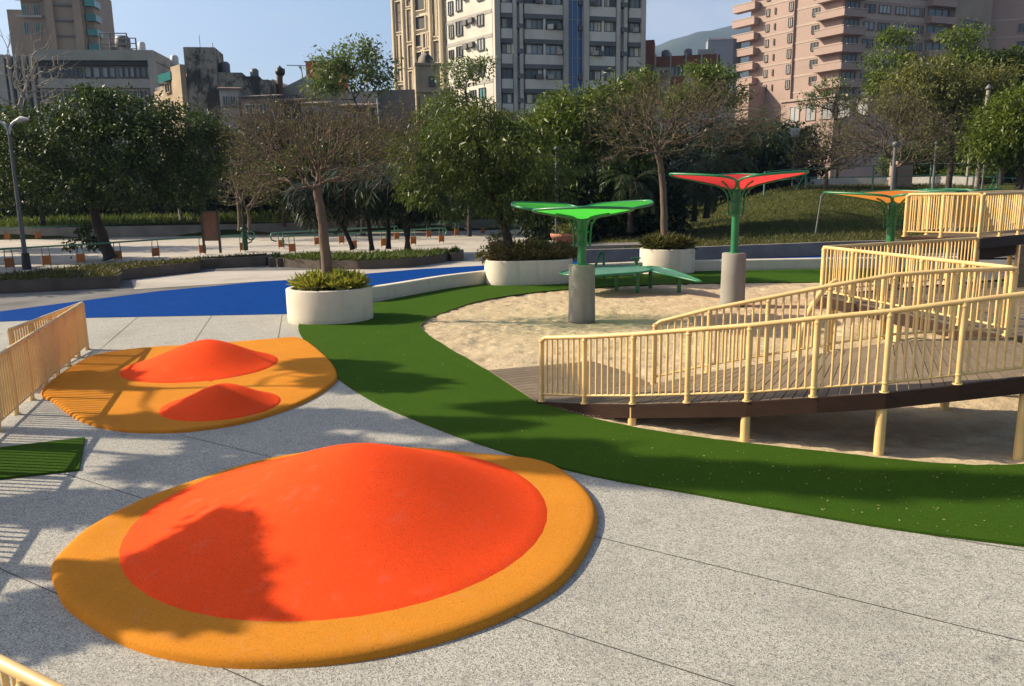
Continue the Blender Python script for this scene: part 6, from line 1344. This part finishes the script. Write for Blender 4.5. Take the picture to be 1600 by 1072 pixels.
pole('lamp_post', 'grey lamp post with a white cap before the large bare tree', 'lamp post', 1389, 360, 37, 228, .105, 'grey_paint', 'cap', .4)
pole('lamp_post', 'thin pale lamp post behind the green sunshade', 'lamp post', 870, 395, 37.5, 236, .10, 'grey_paint', 'cap')
pole('lamp_post', 'short white lamp post leaning in front of the dark hedge', 'lamp post', 285, 343, 66, 294, .16, 'white_paint', 'cap', .9, -.35)
pole('timber_pole', 'tall weathered timber pole at right with a paler tip', 'pole', 1524, 300, 46, 140, .15, 'bark_pale', 'cone', 2.2, .2)
pole('metal_post', 'short grey post with a pointed top between the lamp post and timber pole', 'post', 1457, 300, 52, 226, .10, 'grey_paint', 'cone', 2.6)
pole('globe_lamp', 'round white globe lamp beside the tall timber pole', 'lamp', 1534, 298, 50, 210, .06, 'grey_paint', 'globe', 2.4)
pole('street_lamp', 'white curved lamp between the slender tree and the turret', 'lamp', 602, 250, 74, 152, .10, 'white_paint', 'cap', .8, -.5)
q_ = Pd(1242, 207, 60); t = thing('white_sign', 'small square white sign on a post before the pink tower', 'sign', (q_.x, 60, 2.6)); mb = MB(); mb.tube([(0, 0, 0), (0, 0, q_.z - 2.6)], .04, 6); link('post', mb.mesh('post'), M['grey_paint'], t, False); mb = MB(); mb.box(-.33, .33, -.06, -.03, q_.z - 2.95, q_.z - 2.28); sb = link('board', mb.mesh('board'), M['white_paint'], t, False); mb = MB()
for k in range(3): mb.box(-.24, .2 - .1 * (k % 2), -.064, -.061, q_.z - 2.8 + k * .14, q_.z - 2.76 + k * .14)
link('marks', mb.mesh('marks'), M['grey_paint'], sb, False)
# notice board
q_ = P(333, 404); t = thing('notice_board', 'wooden notice board with a faded red poster on two legs in the bed', 'notice board', (q_.x, q_.y, .38)); s_ = q_.y / FPX; hb, ht = (404 - 379) * s_ - .3, (404 - 331) * s_ - .38; wd = 12.5 * s_
for sx in (-1, 1): mb = MB(); mb.box(sx * wd - .05, sx * wd + .05, -.05, .05, -.1, ht + .06); link('leg', mb.mesh('leg'), M['bark'], t, False)
mb = MB(); mb.box(-wd, wd, -.03, .03, hb, ht); bd_ = link('board', mb.mesh('board'), surf('board_wood', (.30, .17, .09), .8, .15, 2, 12, .1), t, False); mb = MB(); mb.box(-wd * .62, wd * .62, -.036, -.032, hb + .25, ht - .1); link('poster', mb.mesh('poster'), surf('faded_poster', (.42, .17, .10), .7, .2, 3, 9, 0), bd_, False)
# green post with a hoop
q_ = P(384, 394); t = thing('hydrant_post', 'dark green post with a round hoop beside the notice board', 'post', (q_.x, q_.y, .2)); mb = MB(); mb.tube([(0, 0, -.1), (0, 0, 1.25)], .15, 12); mb.lathe([(.15, 0), (.22, .02), (.22, .16), (.15, .18)], 14, (0, 0, 1.0)); link('body', mb.mesh('body'), surf('dark_green_paint', (.012, .06, .03), .5, .15, 3, 20, 0), t, False); mb = MB(); mb.tube([(.36 + .22 * math.cos(a), 0, .72 + .24 * math.sin(a)) for a in np.linspace(0, 6.28, 17)[:-1]], .04, 6, closed=True); link('hoop', mb.mesh('hoop'), M['rail_green'], t, False); mb = MB(); mb.tube([(0, 0, 1.2), (0, 0, 2.6)], .06, 8); link('upper_pole', mb.mesh('upper_pole'), M['black'], t, False)
# guard rails with orange panels across the plaza
def guard(label, pts, pan, h=.95, group='green pipe rails with orange panels'):
    """pts: ground pixels along the rail; pan: pixel xs of the legs with panels"""
    g = [P(a, b) for a, b in pts]; c = sum(g, Vector()) / len(g); t_ = thing('guard_rail', label, 'guard rail', c, group=group); up = Vector((0, 0, h))
    line = [p_ + up for p_ in g]; e0 = (g[0] - g[1]).normalized() * .35; e1 = (g[-1] - g[-2]).normalized() * .35
    full = [g[0] + e0 * .2 + Vector((0, 0, h - .5)), g[0] + e0 + Vector((0, 0, h - .42)), g[0] + e0 * 1.25 + Vector((0, 0, h - .22)), g[0] + e0 + Vector((0, 0, h - .03))] + line + [g[-1] + e1 + Vector((0, 0, h - .03)), g[-1] + e1 * 1.25 + Vector((0, 0, h - .22)), g[-1] + e1 + Vector((0, 0, h - .42)), g[-1] + e1 * .2 + Vector((0, 0, h - .5))]
    mb = MB(); mb.tube(full, .045, 7); mb.build('rail', M['rail_green'], t_); xs_ = [a for a, b in pts]
    for px in pan:
        py = float(np.interp(px, xs_, [b for a, b in pts])); p_ = P(px, py); d_ = (g[-1] - g[0]).normalized(); mb = MB()
        for s_ in (-.16, .16): mb.tube([p_ + d_ * s_, p_ + d_ * s_ + Vector((0, 0, h - .22)), p_ + d_ * s_ * .8 + Vector((0, 0, h))], .022, 6)
        hp = mb.build('legs', M['rail_green'], t_); mb = MB(); q0 = p_ + Vector((0, 0, .1)); w_ = d_ * .2; n_ = Vector((-d_.y, d_.x, 0)) * .025
        mb.hexa([q0 - w_ - n_, q0 + w_ - n_, q0 + w_ + n_, q0 - w_ + n_] + [v + Vector((0, 0, .42)) for v in (q0 - w_ - n_, q0 + w_ - n_, q0 + w_ + n_, q0 - w_ + n_)]); link('panel', mb.mesh('panel'), M['panel_orange'], hp)
guard('nearest green pipe rail running behind the long bed at left', [(-60, 428), (16, 421), (130, 413), (245, 403), (385, 393)], [-20, 16, 74, 127, 185, 244, 317, 380])
guard('far green pipe rail along the low brown wall at left', [(-60, 379), (10, 376), (140, 371), (260, 366)], [-30, 12, 60, 110, 209, 255])
guard('short green pipe rail behind the notice board', [(296, 366), (360, 362), (470, 357)], [300, 368, 450])
guard('looped green rail starting left of the bare tree trunk', [(434, 389), (500, 384), (600, 377), (760, 366)], [440, 496, 534, 620, 670, 714, 755])
guard('second looped green rail behind the oval bed', [(454, 396), (540, 391), (650, 383), (690, 380)], [457, 508, 553, 600, 646, 690])
guard('distant green rail right of the palms', [(690, 352), (725, 351), (757, 349)], [692, 724, 756])
guard('far green double rail behind the dark mango tree', [(672, 346), (705, 345), (757, 344)], [700, 733])
# green fence on the bank
fp = [Pd(1195, 275, 58), Pd(1260, 270, 58), Pd(1365, 266, 57), Pd(1455, 262, 57), Pd(1560, 264, 55), Pd(1625, 266, 54)]
t = thing('green_fence', 'thin green pipe fence along the top of the grassy bank', 'fence', fp[2]); gz = [hill_z(np.array([p_.x]), np.array([p_.y]))[0] for p_ in fp]; mb = MB()
for f in (1.0, .55): mb.tube([Vector((p_.x, p_.y, z_ + (p_.z - z_ + .3) * f)) for p_, z_ in zip(fp, gz)], .03, 6)
mb.build('rails', M['rail_green'], t)
for p_, z_ in zip(fp, gz): mb = MB(); mb.tube([(p_.x, p_.y, z_ - .2), (p_.x, p_.y, p_.z + .35)], .06, 7); mb.build('post', M['rail_green'], t)
for k in (1, 4): p_ = fp[k]; mb = MB(); mb.tube([(p_.x - .9, p_.y - .6, gz[k] - .1), (p_.x, p_.y, p_.z + .1)], .05, 6); mb.build('brace', M['green_paint'], t)
q0, q1 = Pd(1385, 290, 64), Pd(1520, 292, 60); wall_thing('white_wall', 'low white wall behind the green fence at right', 'wall', [Vector((Pd(1190, 283, 66).x, 66, 0)), Vector((q0.x, 64, 0)), Vector((q1.x, 60, 0))], 3.75, .3, M['white_paint'], 1.5)
q_ = Pd(1275, 345, 42); mb = MB(); mb.tube([(q_.x, q_.y, hill_z(np.array([q_.x]), np.array([q_.y]))[0] - .1), (Pd(1284, 305, 42).x, q_.y, Pd(1284, 305, 42).z)], .05, 7); mb.tube([(Pd(1284, 305, 42).x, q_.y, Pd(1284, 305, 42).z), (Pd(1282, 300, 42).x + .35, q_.y, Pd(1284, 305, 42).z + .1)], .05, 7); tag(mb.build('leaning_prop', M['grey_paint']), 'thin leaning metal prop on the bank left of the orange sunshade', 'prop')
# planted stone column right of the bare tree trunk
q_ = Pd(1408, 265, 60); mb = MB(); mb.box(q_.x - .6, q_.x + .6, 59.4, 60.6, 2, q_.z + .6); tag(mb.build('pink_pillar', M['b_pink'], bevel=.03), 'pinkish pillar seen through the bare branches behind the green fence', 'pillar')
